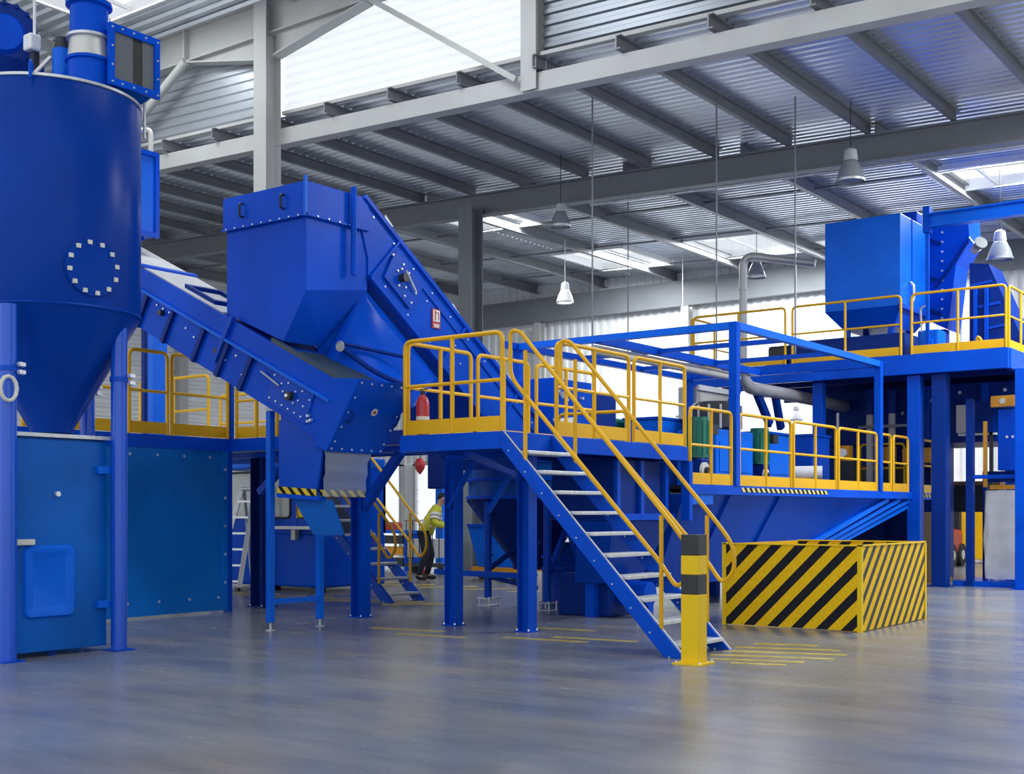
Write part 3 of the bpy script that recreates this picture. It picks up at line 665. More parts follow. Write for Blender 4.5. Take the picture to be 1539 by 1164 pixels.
stair('staircase', 'back staircase coming down from the left platform near the worker', -14.75, ZL, -12.34, 13.5, 14.2, 10, 'bluecol', 'tread', 'bluecol')

# bollard
t = thing('bollard', 'square yellow and black bollard in front of the stair foot', 'bollard', (-5.25, 9.72, 0))
q = .085
def bpart(z0, z1, mat, nm): MB().box(-5.25 - q, 9.72 - q, z0, -5.25 + q, 9.72 + q, z1).build(nm, mat, t, bevel=.006)
bpart(.012, .62, 'bollard', 'shaft'); bpart(.62, .795, 'black', 'black_band'); bpart(.795, .965, 'bollard', 'shaft'); bpart(.965, 1.15, 'black', 'black_band')
MB().box(-5.25 - .14, 9.72 - .14, 0, -5.25 + .14, 9.72 + .14, .014).build('base_plate', 'bollard', t)
bolts([(-5.25 + a * .115, 9.72 + b * .115, .014) for a in (-1, 1) for b in (-1, 1)], (0, 0, 1), .013, .016).build('anchor_bolts', 'bolt', t)

# pit barrier
t = thing('pit_barrier', 'yellow and black striped guard box around the hopper outlet', 'barrier', (-5.95, 14.4, 0))
MB().box(-6.8, 13.33, .012, -5.1, 13.36, .97).build('front_panel', 'haz_front', t)
MB().box(-5.13, 13.36, .012, -5.1, 15.52, .97).build('side_panel', 'haz_side', t)
MB().box(-6.8, 15.49, .012, -5.13, 15.52, .97).build('rear_panel', 'haz_front', t)
MB().box(-6.82, 13.36, .012, -6.79, 15.52, .97).build('inner_panel', 'yellow', t)
for x, y in ((-5.115, 13.345), (-5.115, 15.505), (-6.79, 13.345)): MB().box(x - .025, y - .025, 0, x + .025, y + .025, .985).build('corner_post', 'bollard', t)
MB().box(-6.8, 13.32, .965, -5.09, 13.37, .98).build('top_edge', 'bollard', t); MB().box(-5.14, 13.37, .965, -5.09, 15.53, .98).build('top_edge', 'bollard', t); MB().box(-6.8, 15.48, .965, -5.14, 15.53, .98).build('top_edge', 'bollard', t)

# ================================================================== LOWER CONVEYOR (descends to the right)
CY0, CY1 = 9.4, 10.25
def ct(x): return 2.77 + .475 * (-9.38 - x)      # top edge
def cb(x): return ct(x) - .76                     # bottom edge
t = thing('lower_conveyor', 'enclosed blue conveyor sloping down from behind the silo', 'conveyor', (-10.5, 9.8, 0))
body = MB().poly([(-14.3, CY0 + .02, ct(-14.3) - .02), (-9.40, CY0 + .02, ct(-9.40) - .02), (-9.56, CY0 + .02, 2.05), (-10.05, CY0 + .02, cb(-10.05)), (-14.3, CY0 + .02, cb(-14.3))], (0, CY1 - CY0 - .04, 0)).build('casing', 'blue', t)
# upper side cover (proud) and its ledge
MB().poly([(-14.3, CY0, ct(-14.3)), (-9.42, CY0, ct(-9.42)), (-9.48, CY0, ct(-9.48) - .27), (-14.3, CY0, ct(-14.3) - .27)], (0, .019, 0)).build('side_cover', 'blue', t)
MB().beam((-14.3, CY0 - .015, ct(-14.3) - .27), (-9.46, CY0 - .015, ct(-9.46) - .27), .05, .03).build('ledge', 'tankblue', t)
# flange joint
MB().beam((-11.02, CY0 - .02, ct(-11.02) + .05), (-11.34, CY0 - .02, ct(-11.34) - .60), .05, .05, up=(0, 1, 0)).build('joint_flange', 'bluecol', t)
# stiffener ribs, perpendicular to the slope
for x in (-12.62, -12.12, -11.55, -11.12, -10.72):
    MB().beam((x, CY0 + .0, ct(x) - .30), (x - .22, CY0 + .0, ct(x) - .30 - .36), .06, .05, up=(0, 1, 0)).build('stiffener_rib', 'bluedark', t)
# head box
hd = MB().poly([(-9.44, CY0 - .015, 2.79), (-9.02, CY0 - .015, 2.755), (-9.52, CY0 - .015, 2.0), (-9.70, CY0 - .015, 2.07)], (0, CY1 - CY0 + .03, 0)).build('head_box', 'blue', t, bevel=.006)
nrm = Vector((.745, 0, -.5)).normalized() * 1
fa, fb = Vector((-9.02, 0, 2.755)), Vector((-9.52, 0, 2.0))
nrm = Vector(((fa - fb).z, 0, -(fa - fb).x)).normalized()
pts = [Vector((0, y, 0)) + lerp(fa, fb, k) for y in (CY0 + .04, CY1 - .04) for k in (.05, .25, .45, .65, .85, .95)] + [Vector((0, CY0 + .04 + i * .155, 0)) + lerp(fa, fb, k) for i in range(1, 5) for k in (.05, .95)]
bolts(pts, nrm, .013).build('head_bolts', 'bolt', hd)
c = lerp(fa, fb, .42) + Vector((0, 9.83, 0)); st = MB().cyl(c, c + nrm * .006, .045, n=20).build('round_sticker', 'cream', hd); MB().cyl(c + nrm * .006, c + nrm * .008, .02, n=12).build('sticker_mark', 'red', st)
for y in (9.47, 10.20):
    c = lerp(fa, fb, .42) + Vector((0, y, 0)); MB().tube(fillet([c, c + nrm * .05, c + nrm * .05 + (fb - fa).normalized() * .13, c + (fb - fa).normalized() * .13], .03), .012).build('handle', 'bluedark', hd, smooth=True)
# bearing take-up plate on the side near the head
pc = Vector((-10.05, CY0, 2.62))
def on(x, dz): return Vector((x, CY0 + .02, ct(x) - .27 - dz))
pl = MB().poly([on(-10.35, .03), on(-9.72, .03), on(-9.86, .42), on(-10.48, .42)], (0, -.02, 0)).build('bearing_plate', 'bluecol', t)
bolts([on(-10.33 + i * .11, .07 + .05 * (i % 2)) - Vector((0, .02, 0)) for i in range(6)] + [on(-10.42 + i * .1, .36) - Vector((0, .02, 0)) for i in range(6)] + [on(-10.2 + i * .08, .2 + .03 * (i % 3)) - Vector((0, .02, 0)) for i in range(5)], (0, -1, 0), .013, .015).build('plate_bolts', 'bolt', pl)
q = on(-10.08, .2); MB().cyl(q, q - Vector((0, .08, 0)), .05, n=16).build('bearing', 'dark', pl, smooth=True); MB().cyl(q - Vector((0, .08, 0)), q - Vector((0, .1, 0)), .02, n=12).build('shaft_end', 'bolt', pl, smooth=True)
MB().cyl(on(-10.55, .12) - Vector((0, .04, 0)), on(-10.25, .16) - Vector((0, .04, 0)), .012, n=8).build('tension_screw', 'galv', pl)
bolts([on(-9.80, .3) + Vector((0, -.02, 0)), on(-9.8, .36) + Vector((0, -.02, 0)), on(-9.76, .33) + Vector((0, -.02, 0))], (0, -1, 0), .02, .03).build('plate_nuts', 'bolt', pl)
# small bearings on the upper casing
for x, dz in ((-12.35, .14), (-11.32, .2)):
    q = on(x, dz); MB().cyl(q, q - Vector((0, .06, 0)), .035, n=14).build('roller_bearing', 'dark', t, smooth=True)
bolts([on(-12.45 + i * .12, .08) for i in range(3)] + [on(-11.9, .15), on(-11.75, .2), on(-11.2, .25), on(-11.0, .12), on(-10.9, .3)], (0, -1, 0), .016, .018).build('casing_bolts', 'bolt', t)
# top covers (light grey) with hatch
def slab(x0, x1, y0, y1, h0, h1): return MB().poly([(x0, y0, ct(x0) + h0), (x1, y0, ct(x1) + h0), (x1, y0, ct(x1) + h1), (x0, y0, ct(x0) + h1)], (0, y1 - y0, 0))
slab(-14.3, -11.28, CY0 + .03, CY1 - .03, -.015, .012).build('top_cover', 'greypaint', t)
slab(-12.80, -12.72, CY0, CY1, .012, .04).build('cover_strap', 'blue', t)
m = MB(); a0, a1, b0, b1 = -12.1, -11.55, 9.55, 10.1
for (x0, x1, y0, y1) in ((a0, a1, b0, b0 + .05), (a0, a1, b1 - .05, b1), (a0, a0 + .05, b0 + .05, b1 - .05), (a1 - .05, a1, b0 + .05, b1 - .05)):
    q = slab(x0, x1, y0, y1, .012, .06); m.add(q.v, q.f)
m.build('hatch_frame', 'bluedark', t)
# open belt near the hopper foot
slab(-10.25, -9.46, CY0 + .06, CY1 - .06, -.03, -.012).build('belt', 'belt', t)
MB().poly([(-10.4, CY0 + .0, ct(-10.4)), (-9.42, CY0, ct(-9.42)), (-9.42, CY0, ct(-9.42) + .035), (-10.4, CY0, ct(-10.4) + .05)], (0, .07, 0)).build('skirt_rubber', 'belt', t)

# feed box at the top end with white bent pipe
t = thing('feed_box', 'tall blue box with white bent pipe standing behind the silo', 'box', (-13.6, 10, 4.8))
MB().box(-13.95, 9.72, 4.95, -13.34, 10.08, 6.02).build('body', 'tankblue', t)
m = MB().box(-13.36, 9.70, 4.93, -13.31, 9.76, 6.04).box(-13.36, 10.04, 4.93, -13.31, 10.1, 6.04).box(-13.36, 9.76, 5.98, -13.31, 10.04, 6.04).box(-13.36, 9.76, 4.93, -13.31, 10.04, 4.99); m.build('edge_frame', 'blue', t)
MB().beam((-14.0, 9.69, 6.0), (-13.3, 9.69, 6.0), .04, .06).build('top_flange', 'blue', t)
MB().beam((-14.0, 9.69, 4.95), (-13.3, 9.69, 4.95), .04, .06).build('bottom_flange', 'blue', t)
MB().tube(fillet([(-13.36, 10.0, 6.03), (-13.36, 10.0, 6.34), (-13.9, 9.75, 6.34)], .07), .032, 10).build('bent_pipe', 'cream', t, smooth=True)
MB().box(-13.85, 9.8, ct(-13.85) + .012, -13.5, 10.0, 4.95).build('spout', 'blue', t)

# support stand of the conveyor head
t = thing('conveyor_stand', 'blue two-legged stand under the lower conveyor head', 'stand', (-10.5, 9.9, 0))
MB().beam((-10.58, 9.55, .09), (-10.58, 9.55, 2.5), .075, .075).build('leg', 'tankblue', t, bevel=.006)
MB().beam((-10.50, 10.25, .09), (-10.50, 10.25, 1.22), .075, .075).build('leg', 'tankblue', t, bevel=.006)
MB().beam((-10.57, 9.59, .33), (-10.51, 10.21, .33), .05, .06).build('cross_bar', 'tankblue', t)
for x, y in ((-10.58, 9.55), (-10.5, 10.25)):
    MB().cyl((x, y, .008), (x, y, .1), .014, n=8).build('foot_screw', 'bolt', t); MB().cyl((x, y, 0), (x, y, .012), .06, .05, n=16).build('foot_pad', 'galv', t)

# chute below the head with clear curtain
t = thing('discharge_chute', 'dark blue discharge chute with clear plastic curtain and striped edge', 'chute', (-10, 9.8, 1.5))
MB().poly([(-10.30, 9.45, 2.55), (-9.62, 9.45, 2.12), (-9.75, 9.45, 1.52), (-10.30, 9.45, 1.57)], (0, .03, 0)).build('side_plate', 'bluecol', t)
MB().poly([(-10.30, 10.12, 2.55), (-9.62, 10.12, 2.12), (-9.75, 10.12, 1.52), (-10.30, 10.12, 1.57)], (0, .03, 0)).build('side_plate', 'bluecol', t)
MB().box(-10.33, 9.45, 1.57, -10.30, 10.15, 2.38).build('back_plate', 'bluecol', t)
MB().beam((-10.32, 9.43, 1.60), (-9.72, 9.43, 1.56), .02, .075).build('striped_edge', 'haz_strip', t)
MB().beam((-9.66, 9.44, 1.555), (-9.66, 10.14, 1.555), .015, .075).build('striped_edge', 'haz_strip', t)
MB().beam((-10.34, 9.45, 1.54), (-9.68, 9.45, 1.50), .05, .05).build('bottom_bar', 'blue', t)
rows = []
for i in range(9):
    z = 2.02 - i * .0625; rows.append([(-9.545 - .02 * i * .4 + .012 * math.sin(i * 2.1), 9.42 + (10.08 - 9.42) * j / 10 + (.05 * (1 - j / 5) * (i < 2) * (2 - i) * -.4), z) for j in range(11)])
MB().grid(rows).build('clear_curtain', 'curtain', t, smooth=True, recalc=False)
MB().poly([(-10.18, 9.52, 1.5), (-9.58, 9.52, 1.48), (-9.40, 9.52, 1.1), (-9.85, 9.52, 1.1)], (0, .03, 0)).build('sloped_tray', 'bluepanel', t)

# ================================================================== DISCHARGE HOPPER + RISING CONVEYOR
HX0, HX1, HY0 = -11.22, -9.9, 9.46
t = thing('discharge_hopper', 'tall blue box hopper dropping onto the lower conveyor', 'hopper', (-10.5, 10, 3.5))
m = MB()
HY1 = 10.42
V = [(HX0, HY0, 3.66), (-10.27, HY0, 3.26), (HX1, HY0, 3.79), (HX1, HY0, 4.62), (HX0, HY0, 4.62), (HX0, HY1, 3.66), (-10.27, 10.05, 3.26), (HX1, HY1, 3.93), (HX1, HY1, 4.62), (HX0, HY1, 4.62)]
m.add(V, [(0, 1, 2, 3, 4), (5, 9, 8, 7, 6), (0, 4, 9, 5), (3, 2, 7, 8), (2, 1, 6, 7), (0, 5, 6, 1), (4, 3, 8, 9)])
m.build('body', 'blue', t)
MB().poly([(-10.30, 10.0, 3.30), (HX1 - .03, HY1 - .02, 3.95), (-9.97, 10.75, 3.2), (-10.45, 10.3, 2.75)], (-.02, .02, 0)).build('rear_lip', 'blue', t)
lid = MB().box(HX0 - .03, HY0 - .035, 4.615, HX1 + .03, HY1, 4.99).build('lid', 'blue', t, bevel=.006)
MB().box(HX0 - .045, HY0 - .05, 4.605, HX1 + .045, HY0 - .035, 4.635).build('lid_flange', 'blue', lid)
MB().box(HX1 + .03, HY0 - .05, 4.605, HX1 + .05, HY1, 4.635).build('lid_flange', 'blue', lid)
MB().box(HX1 + .015, HY0 - .06, 4.6, HX1 + .05, HY0 - .03, 5.04).build('corner_flange', 'tankblue', lid)
bolts([(HX0 + .05 + i * .15, HY0 - .05, 4.62) for i in range(9)], (0, -1, 0), .012).build('lid_bolts', 'bolt', lid)
bolts([(HX1 + .05, HY0 + .12 + i * .17, 4.62) for i in range(4)], (1, 0, 0), .012).build('lid_bolts', 'bolt', lid)
for x in (-10.90, -10.22):
    MB().tube(fillet([(x, HY0 - .03, 4.88), (x, HY0 - .09, 4.88), (x, HY0 - .09, 4.73), (x, HY0 - .03, 4.73)], .03), .013).build('handle', 'black', lid, smooth=True)

SX0, SX1 = -11.15, -9.88
def rt(y): return 4.98 - .703 * (y - 10.4)
def rb(y): return rt(y) - .60 - .26
t = thing('rising_conveyor', 'long enclosed blue conveyor rising from behind the platform to the hopper', 'conveyor', (-10.5, 12, 2))
MB().poly([(SX0, 10.2, 4.99), (SX0, 10.4, 4.98), (SX0, 13.8, rt(13.8)), (SX0, 13.5, rb(13.5)), (SX0, 10.42, rb(10.42)), (SX0, 10.42, 4.3)], (SX1 - SX0, 0, 0)).build('casing', 'blue', t)
m = MB()
m.beam((SX1 + .012, 10.35, 5.0), (SX1 + .012, 13.78, rt(13.78) + .035), .05, .05); m.build('top_flange', 'blue', t)
MB().beam((SX1 + .012, 10.45, rb(10.45)), (SX1 + .012, 13.4, rb(13.4)), .05, .05).build('bottom_flange', 'blue', t)
MB().beam((SX1 + .01, 10.9, rt(10.9) - .2), (SX1 + .01, 13.7, rt(13.7) - .2), .02, .03).build('seam_strip', 'bluecol', t)
MB().cyl((SX1 + .06, 10.12, 5.05), (SX1 + .06, 10.12, 4.05), .035, n=12).build('vertical_pipe', 'blue', t, smooth=True)
for y in (10.95, 12.2, 13.3): MB().beam((SX1 + .012, y, rt(y)), (SX1 + .012, y - .5, rb(y - .5) + .0), .03, .04, up=(1, 0, 0)).build('joint_flange', 'blue', t)
MB().poly([(SX1 + .02, 10.85, rt(10.85) - .22), (SX1 + .02, 11.35, rt(11.35) - .22), (SX1 + .02, 11.12, rt(11.12) - .68), (SX1 + .02, 10.66, rt(10.66) - .68)], (.015, 0, 0)).build('bearing_plate', 'bluecol', t)
random.seed(3)
bolts([(SX1 + .035, y, rt(y) - d) for y, d in [(10.8, .3), (10.88, .42), (10.95, .34), (11.02, .5), (11.1, .36), (10.9, .58), (11.0, .62), (11.2, .42), (11.12, .6), (10.98, .26), (11.08, .28)]], (1, 0, 0), .016, .02).build('plate_bolts', 'bolt', t)
MB().cyl((SX1 + .03, 10.95, rt(10.95) - .45), (SX1 + .12, 10.95, rt(10.95) - .45), .05, n=14).build('bearing', 'dark', t, smooth=True)
MB().cyl((SX1 + .07, 11.0, rt(11) - .32), (SX1 + .07, 11.18, rt(11.18) - .42), .014, n=8).build('tension_screw', 'bolt', t)
bolts([(SX1 + .0, 10.5 + i * .35, rt(10.5 + i * .35) - .12) for i in range(10)] + [(SX1, 10.7 + i * .4, rb(10.7 + i * .4) + .1) for i in range(7)] + [(SX1, 11.45, rt(11.45) - .3), (SX1, 12.0, rt(12) - .4), (SX1, 12.1, rt(12.1) - .55)], (1, 0, 0), .014, .014).build('casing_bolts', 'bolt', t)
for y in (10.75, 12.0): MB().poly([(SX1 - .05, y, rt(y) + .02), (SX1 - .05, y + .16, rt(y + .16) + .14), (SX1 - .05, y + .02, rt(y + .02) + .16)], (-.01, 0, 0)).build('top_gusset', 'white', t)
# red fire notice on the conveyor side
sy = 11.62; sg = thing('fire_sign', 'small red and white fire extinguisher sign on the rising conveyor', 'sign', (SX1 + .02, sy, rt(sy) - .4))
z = 3.76
MB().box(SX1 + .0, sy - .075, z - .135, SX1 + .018, sy + .075, z + .105).build('plate', 'red', sg)
MB().box(SX1 + .018, sy - .06, z - .05, SX1 + .021, sy + .06, z + .09).build('white_field', 'white', sg)
MB().box(SX1 + .021, sy - .035, z - .04, SX1 + .023, sy - .01, z + .08).build('pictogram', 'red', sg)
MB().tube(fillet([(SX1 + .022, sy + .0, z + .06), (SX1 + .022, sy + .035, z + .06), (SX1 + .022, sy + .035, z - .03)], .02), .006, 6).build('pictogram', 'red', sg)
MB().box(SX1 + .018, sy - .055, z - .10, SX1 + .021, sy + .055, z - .085).build('text_bar', 'white', sg); MB().box(SX1 + .018, sy - .045, z - .122, SX1 + .021, sy + .045, z - .108).build('text_bar', 'white', sg)

# curved transfer guard below the rising conveyor
t = thing('curved_guard', 'shiny curved blue guard plate below the rising conveyor', 'guard', (-9.9, 10.8, 2.8))
rows = []
for i in range(15):
    k = i / 14; a = lerp((-9.93, 10.40, 3.95), (-9.93, 11.75, 3.00), k); b = lerp((-10.22, 9.98, 3.02), (-9.02, 10.22, 2.50), k)
    rows.append([a * (1 - j / 12) + b * (j / 12) + Vector((.10, -.08, -.10)) * math.sin(PI * j / 12) * math.sin(PI * min(1, k * 1.1)) for j in range(13)])
MB().grid(rows).build('curved_plate', 'blue', t, smooth=True, solid=.01, recalc=False)
MB().cyl((-9.93, 10.08, 3.27), (-9.52, 10.75, 3.14), .022, n=10).build('rib', 'bluedark', t, smooth=True)
MB().tube(fillet([(-9.93, 10.04, 3.22), (-9.55, 10.16, 2.93), (-9.15, 10.30, 2.75)], .2), .03, 10).build('lower_edge', 'bluedark', t, smooth=True)
MB().cyl((-9.98, 10.06, 3.26), (-9.90, 9.98, 3.22), .05, n=16).build('roller_end', 'duct', t, smooth=True)

# fire extinguisher on the landing
t = thing('fire_extinguisher', 'red fire extinguisher on the landing behind the front guardrail', 'extinguisher', (-8.83, 10.18, ZP))
MB().lathe((-8.80, 10.14, ZP), [(.06, 0), (.072, .02), (.072, .36), (.05, .42), (.022, .45)], 24).build('cylinder', 'red', t, smooth=True)
MB().lathe((-8.80, 10.14, ZP), [(.0735, .17), (.0735, .21)], 24, cap=False).build('label_band', 'cream', t, smooth=True)
MB().lathe((-8.80, 10.14, ZP), [(.02, .45), (.025, .47), (.025, .49)], 12).build('valve', 'dark', t)
MB().beam((-8.80, 10.10, ZP + .5), (-8.80, 10.22, ZP + .52), .02, .015).build('lever', 'black', t)

# ================================================================== VESSEL UNDER THE LANDING
vx, vy = -10.75, 14.85
t = thing('collecting_vessel', 'round blue vessel with cone bottom under the landing platform', 'vessel', (vx, vy, 0))
MB().lathe((vx, vy, 0), [(.95, 1.55), (.95, 2.1)], 48).build('shell', 'bluepanel', t, smooth=True)
for z in (1.56, 1.82, 2.08): MB().lathe((vx, vy, 0), [(.95, z - .025), (.985, z - .02), (.985, z + .02), (.95, z + .025)], 48, cap=False).build('band', 'blue', t, smooth=True)
MB().lathe((vx, vy, 0), [(.95, 1.55), (.28, .58), (.28, .5)], 48, cap=False).build('cone', 'bluedark', t, smooth=True)
a = Vector((vx - .76, vy - .57, 1.53)); b = Vector((vx - .2, vy - .16, .6))
MB().beam(a, b, .05, .05).build('cone_seam', 'bluecol', t); bolts([lerp(a, b, i / 7) + Vector((.02, -.03, .03)) for i in range(8)], (.3, -.7, .3), .022, .03).build('seam_bolts', 'bolt', t)
for x, y in ((-10.89, 13.98), (-9.72, 13.80)):
    lg = MB().cyl((x, y, .1), (x, y, 1.5), .055, n=16).build('leg', 'bluecol', t, smooth=True)
    for z in (.72, .56): MB().cyl((x, y, z), (x, y, z + .03), .085, n=16).build('leg_flange', 'bluecol', lg)
    m = MB().box(x - .11, y - .11, 0, x + .11, y + .11, .012).box(x - .12, y - .12, .1, x + .12, y + .12, .115)
    for sx in (-1, 1):
        for sy_ in (-1, 1): m.cyl((x + sx * .09, y + sy_ * .09, .01), (x + sx * .09, y + sy_ * .09, .13), .012, n=6)
    m.build('leg_foot', 'galv', lg)
MB().beam((-10.89, 13.98, .42), (-9.9, 13.8, .30), .05, .06).build('leg_tie', 'bluedark', t)
MB().cyl((-9.70, 13.85, .55), (-9.95, 14.6, 1.1), .05, n=12).build('leg_brace', 'bluecol', t, smooth=True)
MB().cyl((-10.86, 14.02, .55), (-10.6, 14.55, .95), .04, n=12).build('leg_brace', 'bluedark', t, smooth=True)
MB().cyl((-10.5, 14.3, .55), (-10.2, 14.35, .95), .04, n=12).build('leg_brace', 'bluedark', t, smooth=True)
MB().beam((-11.9, 14.0, .46), (-9.9, 13.72, .46), .06, .08).build('cross_bar', 'blue', t)
t = thing('base_drum', 'dark blue round drum base on the floor behind the stair columns', 'drum', (-10.3, 15.35, 0))
MB().lathe((-10.3, 15.35, 0), [(.50, 0), (.50, .52), (.44, .6), (.3, .9)], 40).build('shell', 'bluecol', t, smooth=True)
MB().lathe((-10.3, 15.35, 0), [(.50, .50), (.54, .51), (.54, .55), (.5, .56)], 40, cap=False).build('rim', 'blue', t, smooth=True)
o = MB().box(-12.15, 14.1, 1.7, -11.75, 14.3, 2.3).build('gear_housing', 'bluedark', bevel=.02); tag(o, 'dark blue gear housing hanging below the left platform edge by the worker', 'housing')

# ================================================================== RECEIVING HOPPER, DECK AND CAGE
t = thing('receiving_hopper', 'large blue receiving hopper tapering down towards the striped guard box', 'hopper', (-9, 18, 0))
m = MB()
A = [(-7.68, 13.95, 1.585), (-7.68, 23.0, 1.585), (-9.7, 23.0, 1.585), (-9.7, 13.95, 1.585)]
B = [(-8.25, 14.2, .35), (-8.25, 18.2, .35), (-9.4, 18.2, .35), (-9.4, 14.2, .35)]
m.add(A + B, [(0, 1, 2, 3), (4, 5, 6, 7), (0, 1, 5, 4), (1, 2, 6, 5), (2, 3, 7, 6), (3, 0, 4, 7)]); m.build('shell', 'bluecol', t)
for k in (.018, .075, .135, .2):
    a = Vector((-7.66, 23.0 - 9.0 * k, 1.57)); b = Vector((-8.21, 18.2 - 4.0 * k * 1.2, .4)); MB().beam(a, b, .07, .10, up=(1, 0, 0)).build('stiffener_rib', 'tankblue', t)
for y in (15.2, 16.8): MB().beam((-7.66, y, 1.57), (-8.21, y * .9 + 1.4, .4), .03, .04, up=(1, 0, 0)).build('plate_seam', 'bluecol', t)
for x, y in ((-8.5, 14.4), (-8.5, 17.9), (-9.3, 14.4), (-9.3, 17.9)):
    MB().box(x - .07, y - .07, .0, x + .07, y + .07, .4).build('leg', 'blue', t)
MB().box(-9.2, 13.3, .0, -8.4, 14.0, .55).build('outlet_gearbox', 'bluedark', t, bevel=.03); MB().cyl((-8.4, 13.65, .3), (-8.0, 13.65, .3), .16, n=20).build('outlet_motor', 'blue', t, smooth=True)
t = thing('hopper_side_box', 'dark blue recessed box under the landing right edge', 'box', (-8.6, 13, 1.3))
MB().box(-8.7, 12.45, 1.25, -7.8, 13.8, 1.98).build('body', 'bluedark', t)
for y in (12.45, 13.0, 13.6): MB().box(-7.8, y, 1.25, -7.75, y + .08, 1.98).build('stiffener', 'bluecol', t)
MB().box(-7.8, 12.45, 1.25, -7.72, 13.8, 1.33).build('bottom_rail', 'blue', t)
MB().poly([(-7.85, 12.5, 1.24), (-7.85, 13.9, 1.24), (-8.3, 13.9, .45), (-8.3, 13.1, .45)], (-.5, 0, 0)).build('lower_slope', 'bluecol', t)
for y in (13.2, 13.7): MB().box(-8.7, y, 0, -8.56, y + .12, .46).build('leg', 'blue', t)
o = MB().beam((-7.62, 13.92, 1.24), (-7.62, 13.92, ZP - .18), .09, .12).build('corner_post', 'blue'); tag(o, 'short blue corner post between landing and hopper deck', 'post')

t = thing('hopper_deck', 'blue walkway deck around the receiving hopper', 'deck', (-9, 18, ZD))
MB().box(-9.75, 13.98, ZD - .05, -7.66, 15.9, ZD).build('deck_plate', 'dark', t); MB().box(-11.4, 15.9, ZD - .05, -7.66, 24.2, ZD).build('deck_plate', 'dark', t)
MB().box(-7.66, 13.98, ZD - .115, -7.58, 24.2, ZD + .01).build('edge_channel', 'blue', t)
MB().box(-7.58, 15.4, ZD - .075, -7.574, 18.4, ZD - .015).build('striped_edge', 'haz_edge', t)
MB().box(-7.58, 22.75, ZD - .075, -7.574, 24.15, ZD - .01).build('striped_edge', 'haz_edge', t)
MB().box(-7.66, 13.98, ZD - .25, -7.60, 14.6, ZD - .116).build('splice_plate', 'tankblue', t)
DL = ['first from the landing', 'just right of the cage post', 'second right of the near cage post', 'just left of the far cage post', 'narrow panel right of the far cage post', 'short panel before the tall column', 'last panel right of the tall column']
for (a, b), d in zip(((14.0, 15.16), (15.40, 17.1), (17.2, 18.83), (18.94, 20.62), (20.86, 21.32), (21.45, 22.2), (23.0, 24.15)), DL):
    guard((-7.62, a, ZD), (-7.62, b, ZD), 'yellow guardrail on the hopper deck, ' + d, h=1.0, mids=1 if b - a > 1 else 0)
guard((-9.7, 14.05, ZD), (-8.6, 14.05, ZD), 'yellow guardrail across the near end of the hopper deck', h=1.0)
guard((-9.2, 24.0, ZD), (-8.3, 24.0, ZD), 'yellow guardrail across the deck end before the press', h=1.0, mids=0)

t = thing('cage_frame', 'open blue steel cage frame above the hopper deck', 'frame', (-9.5, 18, ZD))
CX, CXL, CYA, CYB, ZC = -7.62, -11.3, 15.26, 20.73, 3.9
for x, y in ((CX, CYA), (CX, CYB), (CXL, CYA), (CXL, CYB)): MB().beam((x, y, ZD if (x, y) != (CXL, CYA) else 2.11), (x, y, ZC + .05), .12, .12).build('post', 'blue', t, bevel=.008)
MB().beam((CXL, CYA, ZC), (CX, CYA, ZC), .10, .10).build('top_beam', 'tankblue', t); MB().beam((CXL, CYB, ZC), (CX, CYB, ZC), .10, .10).build('top_beam', 'blue', t)
MB().beam((CX, CYA, ZC), (CX, CYB, ZC), .10, .10).build('top_beam', 'tankblue', t); MB().beam((CXL, CYA - .4, ZC), (CXL, CYB, ZC), .10, .10).build('top_beam', 'bluecol', t)
MB().beam((-9.85, CYA, ZC), (-9.85, CYB, ZC), .10, .12).build('middle_beam', 'bluecol', t)
for y in (17.0, 18.9): MB().beam((CXL, y, ZC), (CX, y, ZC), .07, .07).build('cross_beam', 'bluecol', t)
for x in (CXL,): MB().beam((x, 17.6, ZC), (x, 17.6, ZC - .001), .05, .05)
o = MB().tube(fillet([(-9.98, 15.4, ZC - .13), (-9.98, 20.1, ZC - .13)], .1), .075, 14).build('dust_pipe', 'cream', smooth=True); tag(o, 'pale pipe slung under the middle beam of the cage', 'pipe')

# machines standing on the hopper deck
def tank(x0, x1, y0, y1, h, label, mat='tankblue', lid=True):
    t = thing('deck_tank', label, 'tank', ((x0 + x1) / 2, (y0 + y1) / 2, ZD), 'blue tanks on the hopper deck')
    MB().box(x0, y0, ZD + .05, x1, y1, ZD + h).build('body', mat, t, bevel=.02)
    if lid: MB().box(x0 - .02, y0 - .02, ZD + h, x1 + .02, y1 + .02, ZD + h + .04).build('lid', 'bluecol', t)
    m = MB()
    for a in (x0 + .06, x1 - .06):
        for b in (y0 + .06, y1 - .06): m.box(a - .04, b - .04, ZD, a + .04, b + .04, ZD + .05)
    m.build('feet', 'dark', t)
    MB().box(x1, y0 + .1, ZD + h * .3, x1 + .012, y1 - .1, ZD + h * .8).build('access_panel', mat, t)
tank(-10.4, -9.75, 16.9, 18.05, 1.12, 'blue tank behind the far landing guardrail')
tank(-10.3, -9.75, 18.7, 19.6, 1.12, 'blue tank left of the near cage post')
tank(-9.6, -8.9, 17.2, 18.5, .95, 'blue tank right of the near cage post with grey pipe', lid=False)
tank(-9.7, -9.0, 19.1, 20.2, .98, 'blue tank in the middle of the deck behind the guardrail')
tank(-9.7, -9.1, 21.4, 22.2, 1.05, 'tall blue tank beside the far cage post', mat='bluecol')
